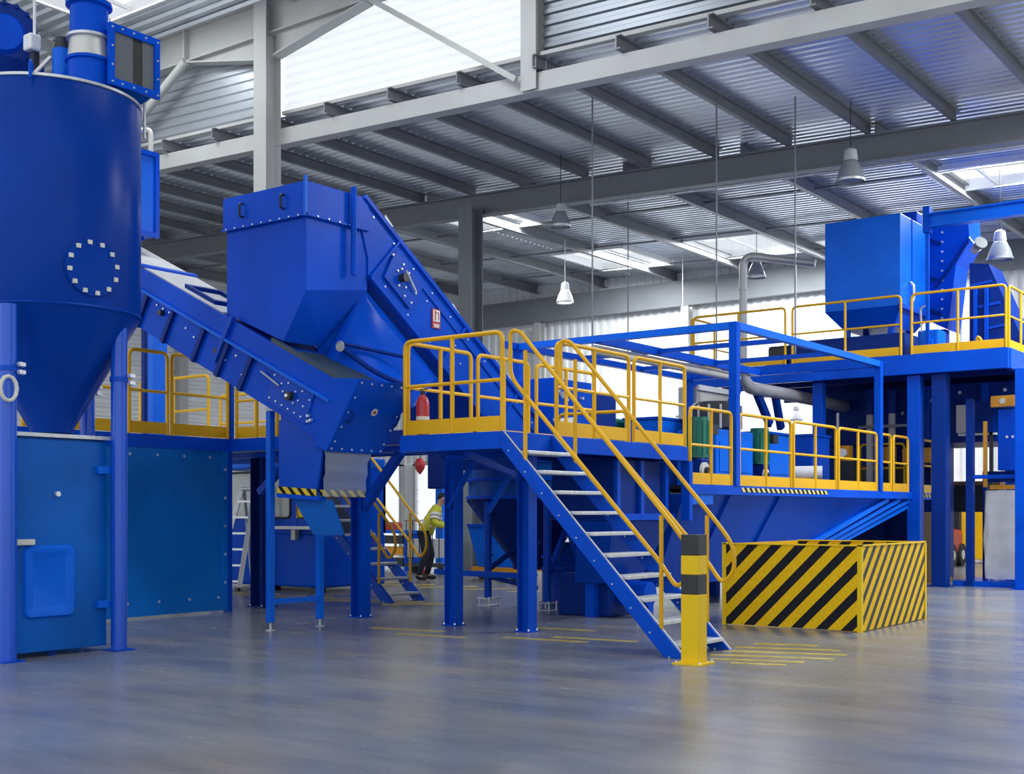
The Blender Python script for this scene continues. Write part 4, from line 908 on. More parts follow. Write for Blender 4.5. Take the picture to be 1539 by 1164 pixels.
def gmotor(x, y, label, s=1.0):
    t = thing('green_motor', label, 'motor', (x, y, ZD), 'green motors on the hopper deck')
    MB().box(x - .18 * s, y - .18 * s, ZD, x + .18 * s, y + .18 * s, ZD + .08).build('base', 'dark', t)
    MB().cyl((x, y, ZD + .45), (x, y, ZD + 1.05), .17 * s, n=24).build('motor_body', 'green', t, smooth=True)
    m = MB()
    for i in range(12):
        a = 2 * PI * i / 12; m.box(x + math.cos(a) * .17 * s - .01, y + math.sin(a) * .17 * s - .01, ZD + .5, x + math.cos(a) * .17 * s + .01, y + math.sin(a) * .17 * s + .01, ZD + 1.0)
    m.build('cooling_fins', 'green', t)
    MB().box(x - .16 * s, y - .14 * s, ZD + .08, x + .16 * s, y + .14 * s, ZD + .45).build('gearbox', 'bluedark', t, bevel=.03)
    MB().cyl((x + .16 * s, y - .1, ZD + .26), (x + .20 * s, y - .1, ZD + .26), .12 * s, n=20).build('hand_wheel', 'cream', t, smooth=True)
    MB().cyl((x + .20 * s, y - .1, ZD + .26), (x + .24 * s, y - .1, ZD + .26), .05 * s, n=12).build('wheel_hub', 'black', t)
    MB().box(x + .1, y + .12, ZD + .8, x + .2, y + .3, ZD + .95).build('terminal_box', 'dark', t)
gmotor(-8.7, 16.2, 'green motor with pale hand wheel behind the first deck guardrail')
gmotor(-9.0, 18.95, 'green motor between two blue tanks on the deck', .9)
for x, y0, y1, z0, z1, lab in ((-10.8, 16.5, 17.1, 2.05, 2.86, 'green machine casing seen behind the landing rear guardrail, left one'), (-10.8, 17.4, 18.1, 2.05, 2.86, 'green machine casing seen behind the landing rear guardrail, right one')):
    tt = thing('green_casing', lab, 'casing', (x, (y0 + y1) / 2, ZD)); MB().box(x - .3, y0, z0, x + .3, y1, z1).build('body', 'green', tt, bevel=.02); MB().box(x - .25, y0 + .05, ZD, x + .25, y1 - .05, z0).build('stand', 'bluedark', tt)
t = thing('drive_unit', 'dark blue drive unit with white cones behind the landing', 'drive', (-10.2, 14.6, ZD))
MB().box(-10.9, 14.2, 2.1, -9.9, 15.2, 3.25).build('body', 'blue', t, bevel=.015); MB().box(-10.85, 15.3, 2.1, -10.1, 16.2, 3.15).build('gearbox', 'bluedark', t, bevel=.02)
MB().poly([(-9.88, 14.15, 2.66), (-9.88, 14.75, 2.72), (-9.88, 14.35, 2.42)], (.02, 0, 0)).build('white_plate', 'white', t)
bolts([(-9.9, 14.3, 3.05), (-9.9, 14.5, 2.95), (-9.9, 14.9, 3.0), (-9.9, 15.0, 2.6), (-9.9, 14.95, 2.4)], (1, 0, 0), .03, .05).build('body_bolts', 'bolt', t)
MB().lathe((-9.82, 14.32, 2.95), [(.0, 0), (.07, .1)], 16).build('white_cone', 'white', t)
t = thing('control_screen', 'pale grey cabinet with white edge seen under the upper platform', 'cabinet', (-11.0, 21.3, ZD))
MB().box(-11.6, 20.85, 2.95, -11.2, 22.3, 3.75).build('housing', 'greypaint', t, bevel=.01); MB().box(-11.2, 22.2, 2.95, -11.15, 22.34, 3.85).build('white_edge', 'white', t); MB().box(-11.2, 20.85, 3.68, -11.15, 22.2, 3.78).build('top_edge', 'white', t)
MB().box(-11.5, 21.3, ZD, -11.3, 21.7, 2.95).build('stand', 'bluecol', t)
MB().box(-11.2, 20.95, 3.0, -11.185, 22.15, 3.62).build('screen', 'cream', t)
# mixer drum and hose on deck
t = thing('mixer_drum', 'dark ribbed drum on a blue tank right of the near cage post', 'drum', (-9.25, 17.85, ZD + .96))
dc = (-9.25, 17.85)
MB().lathe((dc[0], dc[1], ZD), [(.36, .96), (.40, 1.0), (.40, 1.36), (.32, 1.42), (.1, 1.44)], 28).build('drum_shell', 'dark', t, smooth=True)
for i in range(14):
    a = 2 * PI * i / 14; MB().cyl((dc[0] + math.cos(a) * .41, dc[1] + math.sin(a) * .41, ZD + .98), (dc[0] + math.cos(a) * .41, dc[1] + math.sin(a) * .41, ZD + 1.36), .02, n=6).build('rib', 'greypaint', t)
for k, (y0, z0, y1, z1) in enumerate(((20.9, 3.45, 21.5, 3.0), (21.7, 3.5, 22.0, 2.95), (20.2, 3.5, 19.7, 3.0))):
    o = MB().beam((-10.0, y0, z0 + .15), (-10.0, y1, z1), .1, .16).build('hanger_bracket', 'bluedark'); tag(o, ('left', 'middle', 'right')[(1, 2, 0)[k]] + ' dark blue slanted bracket below the duct under the upper platform', 'bracket', 'slanted duct brackets')

# ================================================================== UPPER PLATFORM AT RIGHT
t = thing('upper_platform', 'high blue steel platform at right carrying the big bin', 'platform', (-8.5, 24, ZU))
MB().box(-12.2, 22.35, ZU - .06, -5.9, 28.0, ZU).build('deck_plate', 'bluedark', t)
MB().box(-12.2, 22.24, ZU - .36, -5.88, 22.35, ZU).build('front_beam', 'blue', t, bevel=.006)
MB().box(-5.96, 22.35, ZU - .36, -5.86, 28.0, ZU).build('side_beam', 'blue', t, bevel=.006)
for y in (23.8, 25.4, 27.0): MB().box(-12.2, y, ZU - .3, -5.96, y + .1, ZU - .06).build('joist', 'bluedark', t)
for x, y, b, lab, mt in ((-7.57, 22.48, .24, 'tall blue column in front of the press right of the far cage post', 'bluecol'), (-7.12, 22.5, .26, 'second tall dark blue column next to the last deck guardrail', 'bluedark'), (-5.66, 22.45, .26, 'tall blue column at the right picture edge beside the big bag', 'blue'), (-9.48, 22.6, .2, 'blue column behind the deck machines under the upper platform', 'bluecol')):
    tt = thing('platform_column', lab, 'column', (x, y, 0), 'upper platform columns')
    MB().box(x - b / 2, y - b / 2, .015, x + b / 2, y + b / 2, ZU - .37).build('shaft', mt, tt, bevel=.01); MB().box(x - b * .75, y - b * .75, 0, x + b * .75, y + b * .75, .016).build('base_plate', mt, tt)
guard((-7.58, 22.3, ZU), (-5.93, 22.3, ZU), 'upper yellow guardrail in front of the chute, right panel', h=1.1)
guard((-9.9, 22.3, ZU), (-7.78, 22.3, ZU), 'upper yellow guardrail in front of the big bin, middle panel', h=1.1)
guard((-12.05, 22.3, ZU), (-10.05, 22.3, ZU), 'upper yellow guardrail left of the big bin', h=1.1)
guard((-5.92, 22.45, ZU), (-5.92, 24.0, ZU), 'upper yellow guardrail at the right picture edge', h=1.1)
guard((-12.15, 22.4, ZU), (-12.15, 24.4, ZU), 'upper yellow guardrail returning at the left end of the high platform', h=1.1)
t = thing('feed_bin', 'big bright blue box bin on the upper platform', 'bin', (-8.7, 23.6, ZU))
MB().box(-9.49, 22.9, 5.25, -8.0, 24.6, 6.99).build('body', 'tankblue', t, bevel=.012)
A = [(-9.49, 22.9, 5.25), (-8.0, 22.9, 5.25), (-8.0, 24.6, 5.25), (-9.49, 24.6, 5.25)]; B = [(-9.2, 23.15, 4.9), (-8.2, 23.15, 4.9), (-8.2, 24.3, 4.9), (-9.2, 24.3, 4.9)]
MB().add(A + B, [(0, 1, 2, 3), (4, 5, 6, 7), (0, 1, 5, 4), (1, 2, 6, 5), (2, 3, 7, 6), (3, 0, 4, 7)]).build('taper', 'blue', t)
for x in (-9.15, -8.28):
    for y in (23.2, 24.2): MB().box(x - .05, y - .05, ZU, x + .05, y + .05, 4.92).build('leg', 'bluecol', t)
MB().box(-8.0, 23.52, 5.25, -7.985, 23.55, 6.99).build('plate_seam', 'blue', t)
MB().tube(fillet([(-7.98, 23.4, 5.75), (-7.92, 23.4, 5.68), (-7.92, 23.42, 5.42), (-7.97, 23.4, 5.35)], .03), .03, 8).build('latch_lever', 'bolt', t, smooth=True)
MB().box(-8.35, 24.0, 6.99, -8.05, 24.3, 7.25).build('top_motor', 'bluecol', t, bevel=.03); MB().cyl((-8.9, 24.2, 6.99), (-8.9, 24.2, 7.2), .12, n=16).build('vent_cap', 'bluedark', t, smooth=True)
MB().box(-8.02, 22.88, 5.2, -7.96, 24.62, 5.28).build('lower_flange', 'bluecol', t)
t = thing('base_conveyor', 'dark blue machine base under the big bin on the upper platform', 'machine', (-8.9, 23.3, ZU))
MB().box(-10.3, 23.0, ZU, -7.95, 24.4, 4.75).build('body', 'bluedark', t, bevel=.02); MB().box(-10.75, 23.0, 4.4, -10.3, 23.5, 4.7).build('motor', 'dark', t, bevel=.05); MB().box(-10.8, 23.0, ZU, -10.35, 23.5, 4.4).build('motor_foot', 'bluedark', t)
t = thing('feed_chute', 'bright blue angular chute with bolted flange right of the big bin', 'chute', (-7.7, 25.1, ZU))
cyy = 24.68
MB().poly([(-8.06, cyy, 7.10), (-7.29, cyy, 7.21), (-7.24, cyy, 6.67), (-7.51, cyy, 6.25), (-7.67, cyy, 4.97), (-8.06, cyy, 5.18)], (0, .8, 0)).build('body', 'blue', t, bevel=.008)
for z in (6.7, 5.95, 5.3): MB().beam((-8.04, cyy - .02, z + .1), (-7.80, cyy - .02, z - .02), .05, .06).build('stiffener', 'bluedark', t)
MB().beam((-7.9, cyy - .02, 5.82), (-7.26, cyy - .02, 6.67), .04, .05).build('diagonal_seam', 'bluedark', t)
bolts([(-7.78, cyy, 5.2 + i * .19) for i in range(10)], (0, -1, 0), .03, .02).build('flange_bolts', 'bolt', t)
MB().box(-8.0, cyy + .1, ZU, -7.75, cyy + .35, 5.0).build('stand', 'bluecol', t)
t = thing('gear_unit', 'bright blue gear unit with grey hose behind the upper right guardrail', 'gear unit', (-7.5, 23.2, ZU))
MB().box(-7.7, 22.95, ZU, -7.3, 23.4, 4.75).build('housing', 'tankblue', t, bevel=.04)
MB().tube(fillet([(-7.62, 22.97, 4.72), (-7.62, 22.9, 5.15), (-7.5, 22.9, 5.2), (-7.5, 22.95, 4.72)], .05), .02).build('hose', 'bolt', t, smooth=True)
MB().cyl((-7.5, 22.96, 4.5), (-7.5, 22.88, 4.5), .1, n=16).build('gear_cover', 'tankblue', t, smooth=True)
m = MB()
for i in range(5): m.box(-7.7 + i * .09, 22.93, ZU + .06, -7.66 + i * .09, 22.95, 4.35)
m.build('cooling_ribs', 'blue', t)
t = thing('upper_conveyor', 'dark blue conveyor falling away to the right of the feed chute', 'conveyor', (-6.6, 24, ZU))
MB().poly([(-7.05, 24.0, 6.1), (-6.70, 24.0, 6.05), (-5.95, 24.0, ZU + .02), (-7.05, 24.0, ZU + .02)], (0, .9, 0)).build('casing', 'bluedark', t)
for k in (.2, .45, .7): MB().beam(lerp((-6.9, 23.98, 6.0), (-6.3, 23.98, ZU + .1), k) + Vector((-.25, 0, 0)), lerp((-6.9, 23.98, 6.0), (-6.3, 23.98, ZU + .1), k) + Vector((.15, 0, .05)), .03, .05).build('rib', 'bluecol', t)
for x in (-6.95, -6.75): MB().box(x, 23.9, ZU, x + .06, 23.98, 5.6).build('upright', 'blue', t)
o = MB().tube(fillet([(-6.55, 22.75, ZU), (-6.55, 22.75, 4.55), (-6.35, 22.75, ZU)], .1), .03, 8).build('yellow_stop', 'yellow', smooth=True); tag(o, 'small yellow hoop on the upper platform floor', 'stop')
o = MB().tube(fillet([(-6.95, 22.9, 4.5), (-6.75, 22.9, 4.4), (-6.6, 22.9, 4.45)], .1), .03, 8).build('yellow_hose', 'cream', smooth=True); tag(o, 'short pale hose lying behind the upper right guardrail', 'hose'); o.location.z = -.15
t = thing('monorail_beam', 'bright blue lifting beam running right from above the chute', 'beam', (-7.4, 22.7, 6.5))
MB().hbeam((-7.38, 22.75, 6.72), (-3.0, 22.75, 6.72), .2, .26, tf=.03, tw=.03).build('beam', 'tankblue', t); MB().box(-7.5, 22.66, 6.5, -7.38, 22.84, 6.98).build('end_bracket', 'blue', t); MB().box(-7.47, 22.72, ZU, -7.41, 22.78, 6.5).build('mast', 'blue', t)
t = thing('work_lamp', 'round grey floodlight hanging beside the feed chute', 'lamp', (-6.6, 23.1, 6.0))
c = Vector((-6.62, 23.0, 6.18)); MB().cyl(c, c + Vector((.10, -.10, .06)), .07, .12, n=20).build('reflector', 'beamdark', t, smooth=True); MB().cyl(c - Vector((.08, -.08, .05)), c, .07, .09, n=16).build('housing', 'greypaint', t, smooth=True); MB().beam(c, (-7.27, 24.7, 6.75), .02, .03).build('bracket', 'galv', t)
# bent duct
t = thing('bent_duct', 'grey round duct bending over at the top behind the cage', 'duct', (-11.7, 24, 4.2))
MB().tube(fillet([(-11.78, 24.0, ZU), (-11.78, 24.0, 6.85), (-10.3, 24.35, 6.55)], .28, 7), .085, 16).build('pipe', 'duct', t, smooth=True)
for z in (5.0, 6.1): MB().cyl((-11.78, 24, z), (-11.78, 24, z + .04), .10, n=18).build('pipe_joint', 'duct', t, smooth=True)
MB().cyl((-11.78, 24, ZU), (-11.78, 24, ZU + .03), .15, n=18).build('floor_collar', 'duct', t)
o = MB().tube(fillet([(-9.98, 20.15, 3.95), (-9.98, 20.5, 3.62), (-9.95, 22.0, 3.62), (-9.75, 24.58, 3.55)], .25, 6), .12, 16).build('elbow_duct', 'duct', smooth=True); tag(o, 'thick grey elbow duct under the front edge of the upper platform', 'duct')

# press below the upper platform
t = thing('press', 'big dark blue press housing below the upper platform', 'press', (-7.8, 24.6, 0))
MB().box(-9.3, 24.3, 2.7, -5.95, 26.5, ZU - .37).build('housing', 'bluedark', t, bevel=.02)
for x in (-9.1, -8.0, -6.9): MB().box(x, 24.22, 2.72, x + .12, 24.3, ZU - .4).build('rib', 'bluecol', t)
bolts([(-9.0 + i * .28, 24.3, 3.5 + .18 * math.sin(i * 2.3)) for i in range(11)], (0, -1, 0), .04, .03).build('housing_bolts', 'bolt', t)
for x in (-9.0, -8.55, -8.1):
    c_ = MB().cyl((x, 24.0, ZD), (x, 24.0, 3.6), .07, n=16).build('cylinder', 'greypaint', t, smooth=True); MB().cyl((x, 24.0, 3.3), (x, 24.0, 3.75), .1, n=16).build('cylinder_head', 'bluedark', c_, smooth=True)
MB().box(-10.2, 24.6, 0, -7.95, 26.0, 2.71).build('lower_frame', 'bluedark', t, bevel=.02); MB().box(-11.7, 25.0, ZD + .02, -10.25, 26.2, 2.75).build('pump_skid', 'bluedark', t, bevel=.02); MB().box(-10.2, 24.6, 2.72, -9.31, 26.4, ZU - .37).build('side_housing', 'bluedark', t, bevel=.02); MB().box(-9.6, 24.25, 1.72, -8.2, 24.59, 2.3).build('feed_table', 'dark', t)
MB().box(-8.9, 24.05, 2.35, -8.5, 24.12, 2.65).build('amber_box', 'amber', t); MB().box(-8.3, 23.85, 2.3, -7.75, 24.0, 2.6).build('amber_plate', 'amber', t, bevel=.02)
MB().cyl((-9.2, 23.9, 3.05), (-7.9, 23.9, 3.05), .03, n=8).build('pipe', 'galv', t, smooth=True); MB().cyl((-8.75, 23.9, ZD), (-8.75, 23.9, 3.4), .035, n=8).build('pipe', 'galv', t, smooth=True)
for x in (-9.0, -6.4):
    for y in (24.5, 26.2): MB().box(x - .1, y - .1, 0, x + .1, y + .1, 2.71).build('leg', 'bluedark', t)
t = thing('valve_block', 'grey valve block with gauges behind the deck guardrail by the far cage post', 'valves', (-9.15, 23.2, ZD))
MB().box(-9.35, 23.1, ZD, -9.05, 23.4, 2.35).build('block', 'dark', t); MB().cyl((-9.2, 23.1, 2.5), (-9.2, 23.0, 2.5), .09, n=16).build('gauge', 'white', t, smooth=True); MB().box(-9.3, 23.15, 2.35, -9.1, 23.35, 2.65).build('head', 'amber', t); MB().cyl((-9.35, 23.2, 2.65), (-9.35, 23.2, 3.3), .03, n=8).build('riser', 'galv', t)
t = thing('white_roller', 'white roller lying behind the deck guardrail', 'roller', (-9.1, 20.8, ZD)); MB().cyl((-9.35, 20.75, ZD + .35), (-8.75, 21.0, ZD + .35), .13, n=20).build('roller', 'white', t, smooth=True); MB().box(-9.2, 20.7, ZD, -8.9, 21.05, ZD + .23).build('cradle', 'amber', t)

# bagging station
t = thing('bagging_frame', 'dark blue bagging station frame around the big white bag', 'frame', (-6.2, 23.2, 0))
MB().box(-6.75, 22.75, 0, -6.63, 22.9, 3.4).build('upright', 'bluedark', t); MB().box(-6.63, 22.78, 1.95, -5.9, 22.86, 2.02).build('cross_bar', 'blue', t)
MB().box(-6.26, 23.0, 2.1, -5.9, 23.3, 3.2).build('filling_head', 'blue', t, bevel=.01); hb = MB().box(-6.36, 22.9, 3.24, -5.94, 23.05, 3.44).build('amber_sign', 'amber', t, bevel=.01)
MB().cyl((-6.15, 22.9, 3.34), (-6.15, 22.88, 3.34), .05, n=14).build('sign_lamp', 'duct', hb)
MB().box(-6.52, 23.02, 1.8, -6.46, 23.08, 3.0).build('guide_rod', 'amber', t); MB().box(-6.40, 22.98, 1.76, -5.86, 23.04, 1.84).build('hook_bar', 'amber', t)
MB().box(-7.0, 22.8, 0, -5.6, 24.2, .1).build('base_skid', 'blue', t); bolts([(-6.1, 23.0, 2.7), (-6.0, 23.0, 2.7)], (0, -1, 0), .03).build('head_bolts', 'bolt', t)
for x in (-6.6, -5.85): MB().box(x - .04, 23.4, .1, x + .04, 23.48, 1.9).build('rear_upright', 'bluedark', t)
MB().box(-6.64, 23.4, 1.9, -5.81, 23.48, 2.1).build('rear_beam', 'bluedark', t)
rows = []
for i in range(15):
    z = .14 + (1.74 - .14) * i / 14; ring = []
    for j in range(33):
        a = 2 * PI * j / 32; sx = abs(math.cos(a)) ** .35 * (1 if math.cos(a) >= 0 else -1); sy_ = abs(math.sin(a)) ** .35 * (1 if math.sin(a) >= 0 else -1)
        bul = 1 + .04 * math.sin(PI * i / 14) + .025 * math.sin(a * 5 + i * .5) + .02 * math.sin(a * 9 - i * .8)
        ring.append((-6.14 + .36 * sx * bul, 23.18 + .2 * sy_ * bul, z))
    rows.append(ring)
o = MB().grid(rows).build('big_bag', 'bagcloth', smooth=True); tag(o, 'large greyish white bulk bag hanging at the right picture edge', 'bag')
t = thing('switch_cabinet', 'cream switch cabinet on a dark frame right of the two tall columns', 'cabinet', (-7.2, 24.2, 0))
MB().box(-7.30, 24.0, 2.87, -6.98, 24.28, 3.4).build('box', 'cream', t); MB().box(-6.96, 24.0, 2.87, -6.62, 24.28, 3.45).build('glass_door', 'bluedark', t)
MB().box(-6.72, 24.12, 0, -6.66, 24.2, 2.95).build('leg', 'dark', t)
MB().box(-7.3, 24.12, 2.82, -6.6, 24.24, 2.86).build('shelf', 'white', t)

# forklift far behind
t = thing('forklift', 'red forklift truck parked far behind the bagging station', 'forklift', (-9.3, 30.6, 0))
MB().box(-9.75, 30.3, .28, -9.1, 31.6, .92).build('body', 'red', t, bevel=.12); MB().box(-9.72, 30.25, .4, -9.15, 30.45, 1.05).build('counterweight', 'red', t, bevel=.1)
MB().box(-9.65, 30.6, .92, -9.25, 31.0, 1.05).build('seat', 'dark', t, bevel=.04); MB().box(-9.6, 30.5, 1.0, -9.3, 30.58, 1.2).build('seat_back', 'cream', t, bevel=.03)
for x in (-9.7, -9.15):
    for y in (30.65, 31.4):
        wv = MB().cyl((x - .07, y, .28), (x + .09, y, .28), .28, n=24).build('wheel', 'rubber', t, smooth=True); MB().cyl((x + .09, y, .28), (x + .1, y, .28), .12, n=16).build('hub', 'cream', wv)
for x in (-9.68, -9.18):
    MB().box(x - .025, 31.4, .9, x + .025, 31.45, 2.05).build('guard_pillar', 'dark', t); MB().box(x - .025, 30.4, .95, x + .025, 30.45, 2.05).build('guard_pillar', 'dark', t)
MB().box(-9.72, 30.38, 2.05, -9.13, 31.48, 2.1).build('overhead_guard', 'dark', t); MB().box(-9.6, 31.65, .1, -9.2, 31.75, 2.1).build('mast', 'dark', t)
for x in (-9.55, -9.25): MB().box(x - .05, 31.75, .1, x + .05, 32.6, .14).build('fork', 'dark', t)
t.location.x -= .32
t = thing('yellow_crate', 'yellow metal crate standing behind the red forklift', 'crate', (-9.9, 33, 0)); MB().box(-10.5, 32.7, .12, -8.8, 33.4, 1.55).build('body', 'yellow', t, bevel=.02); MB().box(-10.5, 32.75, 0, -10.2, 33.35, .12).build('skid', 'dark', t); MB().box(-9.1, 32.75, 0, -8.8, 33.35, .12).build('skid', 'dark', t)
t = thing('shelf_board', 'brown and black loaded shelf behind the tall columns', 'shelf', (-7.5, 27, 0)); MB().box(-9.0, 27, 1.93, -7.3, 27.6, 2.01).build('board', 'wood', t); MB().box(-8.95, 27.05, 1.35, -7.35, 27.55, 1.92).build('black_box', 'dark', t)
for x in (-8.95, -7.35): MB().box(x - .04, 27.25, 0, x + .04, 27.35, 1.4).build('leg', 'dark', t)
t = thing('carton_stack', 'grey brown carton stack between the two tall columns', 'carton', (-7.9, 24, 0)); MB().box(-7.92, 23.5, .1, -7.42, 24.0, 1.35).build('carton', 'carton', t, bevel=.01); MB().box(-7.94, 23.45, 0, -7.4, 24.05, .1).build('pallet', 'wood', t)

# ================================================================== BACKGROUND AT LEFT: CAB, LADDER, WORKER, CLUTTER
t = thing('operator_cab', 'blue operator cab with rounded windows under the left platform', 'cab', (-15.9, 15.1, 0))
MB().box(-17.6, 14.45, .08, -14.75, 16.0, .98).build('lower_body', 'blue', t, bevel=.04); MB().box(-17.6, 14.45, 2.1, -14.75, 16.0, 2.29).build('roof', 'tankblue', t, bevel=.03)
for a, b in ((-17.6, -17.42), (-16.36, -16.2), (-15.5, -15.36), (-14.95, -14.75)): MB().box(a, 14.46, .98, b, 14.54, 2.1).build('pillar', 'blue', t)
MB().box(-14.83, 15.3, .98, -14.75, 16.0, 2.1).build('side_wall', 'blue', t); MB().box(-17.6, 15.94, .98, -14.75, 16.0, 2.1).build('rear_wall', 'cream', t)
for a, b in ((-17.42, -16.36), (-16.2, -15.5), (-15.36, -14.95)):
    MB().box(a, 14.49, 1.27, b, 14.50, 2.02).build('window_pane', 'glass', t)
    m = MB().tube(fillet([(a + .02, 14.455, 1.25), (b - .02, 14.455, 1.25), (b - .02, 14.455, 2.04), (a + .02, 14.455, 2.04)], .09, 4, True), .022, 6, True); m.build('window_seal', 'black', t)
    MB().box(a, 14.47, .98, b, 14.53, 1.24).build('window_apron', 'blue', t)
MB().box(-15.75, 14.3, 1.06, -14.9, 14.46, 1.11).build('shelf', 'white', t); MB().box(-15.4, 14.36, .88, -15.3, 14.45, 1.05).build('lock', 'cream', t)
MB().box(-15.36, 14.44, 1.25, -15.2, 14.455, 1.5).build('warning_plate', 'bollard', t)
MB().box(-17.0, 15.2, .98, -16.3, 15.9, 1.5).build('cab_seat', 'greypaint', t, bevel=.05)
for x in (-17.4, -15.0):
    for y in (14.6, 15.8): MB().box(x - .1, y - .08, 0, x + .1, y + .08, .09).build('foot', 'dark', t)
# ladder
t = thing('step_ladder', 'aluminium step ladder leaning beside the operator cab', 'ladder', (-16.3, 14.05, 0))
for b0, b1 in (((-16.72, 13.95), (-16.38, 14.18)), ((-16.35, 14.25), (-16.02, 14.32))): pass
L0, L1 = Vector((-16.78, 13.85, 0)), Vector((-16.28, 13.98, 0)); T0, T1 = Vector((-16.36, 14.12, 1.75)), Vector((-16.12, 14.2, 1.75))
MB().beam(L0, T0, .05, .08).build('rail', 'alu', t); MB().beam(L1, T1, .05, .08).build('rail', 'alu', t)
for i in range(6): MB().beam(lerp(L0, T0, (i + .6) / 6.4), lerp(L1, T1, (i + .6) / 6.4), .06, .035).build('rung', 'alu', t)
K0, K1 = Vector((-16.30, 14.32, 0)), Vector((-15.92, 14.36, 0))
MB().beam(K0, T0 + Vector((.02, .03, -.02)), .03, .05).build('rear_rail', 'alu', t); MB().beam(K1, T1 + Vector((.02, .03, -.02)), .03, .05).build('rear_rail', 'alu', t)
for k in (.25, .55): MB().beam(lerp(K0, T0, k), lerp(K1, T1, k), .03, .03).build('rear_rung', 'alu', t)
MB().cyl(T0, T1, .04, n=12).build('hinge_tube', 'alu', t, smooth=True)
for p in (L0, L1): MB().box(p.x - .04, p.y - .04, 0, p.x + .04, p.y + .04, .06).build('foot_cap', 'rubber', t)

# worker
W = Vector((-15.9, 18.39, 0)); fw = Vector((.80, .60, 0)); sd = Vector((-.6, .8, 0))
def wp(f, s, z): return W + fw * f + sd * s + Vector((0, 0, z))
wk = thing('person', 'worker in yellow hi-vis jacket bending forward behind the blue column', 'person', W)
def skin(name, verts, edges, rad, mat, root=0, sub=2):
    me = bpy.data.meshes.new(name); me.from_pydata([tuple(Vector(v) - W) for v in verts], edges, [])
    o = bpy.data.objects.new(name, me); C.objects.link(o); o.parent = wk
    sm = o.modifiers.new('skin', 'SKIN')
    if not me.skin_vertices: me.skin_vertices.new()
    for i, r in enumerate(rad):
        sv = me.skin_vertices[0].data[i]; sv.radius = (r, r) if not isinstance(r, tuple) else r; sv.use_root = (i == root)
    sm.use_smooth_shade = True
    ss = o.modifiers.new('sub', 'SUBSURF'); ss.levels = sub; ss.render_levels = sub
    me.materials.append(M[mat]); return o
J = dict(pel=(0, 0, .93), waist=(.05, 0, 1.08), chest=(.17, 0, 1.30), neck=(.27, 0, 1.45), nk2=(.31, 0, 1.52), head=(.36, 0, 1.60), top=(.38, 0, 1.70),
         lsh=(.22, .19, 1.40), lel=(.24, .27, 1.13), lwr=(.46, .20, 1.06), lha=(.53, .18, 1.05), rsh=(.22, -.19, 1.40), rel=(.20, -.28, 1.13), rwr=(.42, -.26, 1.06), rha=(.50, -.25, 1.05),
         lhi=(.0, .10, .88), lkn=(.12, .13, .50), lan=(.02, .14, .09), lto=(.20, .15, .04), rhi=(-.02, -.10, .88), rkn=(.02, -.12, .48), ran=(-.14, -.12, .09), rto=(.04, -.13, .04))
R_ = dict(pel=.095, waist=.12, chest=.15, neck=.07, nk2=.055, head=.125, top=.10, lsh=.06, lel=.045, lwr=.03, lha=.032, rsh=.06, rel=.045, rwr=.03, rha=.032, lhi=.085, lkn=.06, lan=.04, lto=.035, rhi=.085, rkn=.06, ran=.04, rto=.035)
def chain(name, ks, es, mat, grow=0, extra=()):
    vs_ = [wp(*J[k]) for k in ks]; rd = [R_[k] + grow for k in ks]; ed = [(ks.index(a), ks.index(b)) for a, b in es]
    for p, q, r in extra: ed.append((ks.index(p), len(vs_))); vs_.append(wp(*q)); rd.append(r)
    return skin(name, vs_, ed, rd, mat)
K = list(J)
ES = [('pel', 'waist'), ('waist', 'chest'), ('chest', 'neck'), ('neck', 'nk2'), ('nk2', 'head'), ('head', 'top'), ('chest', 'lsh'), ('lsh', 'lel'), ('lel', 'lwr'), ('lwr', 'lha'), ('chest', 'rsh'), ('rsh', 'rel'), ('rel', 'rwr'), ('rwr', 'rha'), ('pel', 'lhi'), ('lhi', 'lkn'), ('lkn', 'lan'), ('lan', 'lto'), ('pel', 'rhi'), ('rhi', 'rkn'), ('rkn', 'ran'), ('ran', 'rto')]
fing = []
for h_ in ('lha', 'rha'):
    f, s, z = J[h_]
    for k, (ds, ln) in enumerate(((-.03, .075), (-.01, .09), (.01, .085), (.03, .07))): fing.append((h_, (f + ln, s + ds, z - .03), .009))
    fing.append((h_, (f + .03, s - .05 if h_ == 'lha' else s + .05, z + .0), .010))
chain('body', K, ES, 'skin', 0, fing)
jk = ['waist', 'chest', 'neck', 'pel', 'lsh', 'lel', 'lwr', 'rsh', 'rel', 'rwr']
jo = chain('jacket', jk, [('pel', 'waist'), ('waist', 'chest'), ('chest', 'neck'), ('chest', 'lsh'), ('lsh', 'lel'), ('lel', 'lwr'), ('chest', 'rsh'), ('rsh', 'rel'), ('rel', 'rwr')], 'hivis', .03)
tk = ['pel', 'lhi', 'lkn', 'lan', 'rhi', 'rkn', 'ran']
chain('trousers', tk, [('pel', 'lhi'), ('lhi', 'lkn'), ('lkn', 'lan'), ('pel', 'rhi'), ('rhi', 'rkn'), ('rkn', 'ran')], 'cloth', .022)
for s_, a in (('l', 'lan'), ('r', 'ran')):
    p = wp(*J[a]); m = MB(); q = p + fw * .07
    skin('boot', [p + Vector((0, 0, .03)), Vector((p.x, p.y, .055)), Vector((p.x, p.y, .055)) + fw * .2], [(0, 1), (1, 2)], [.06, .055, .05], 'rubber', sub=1)
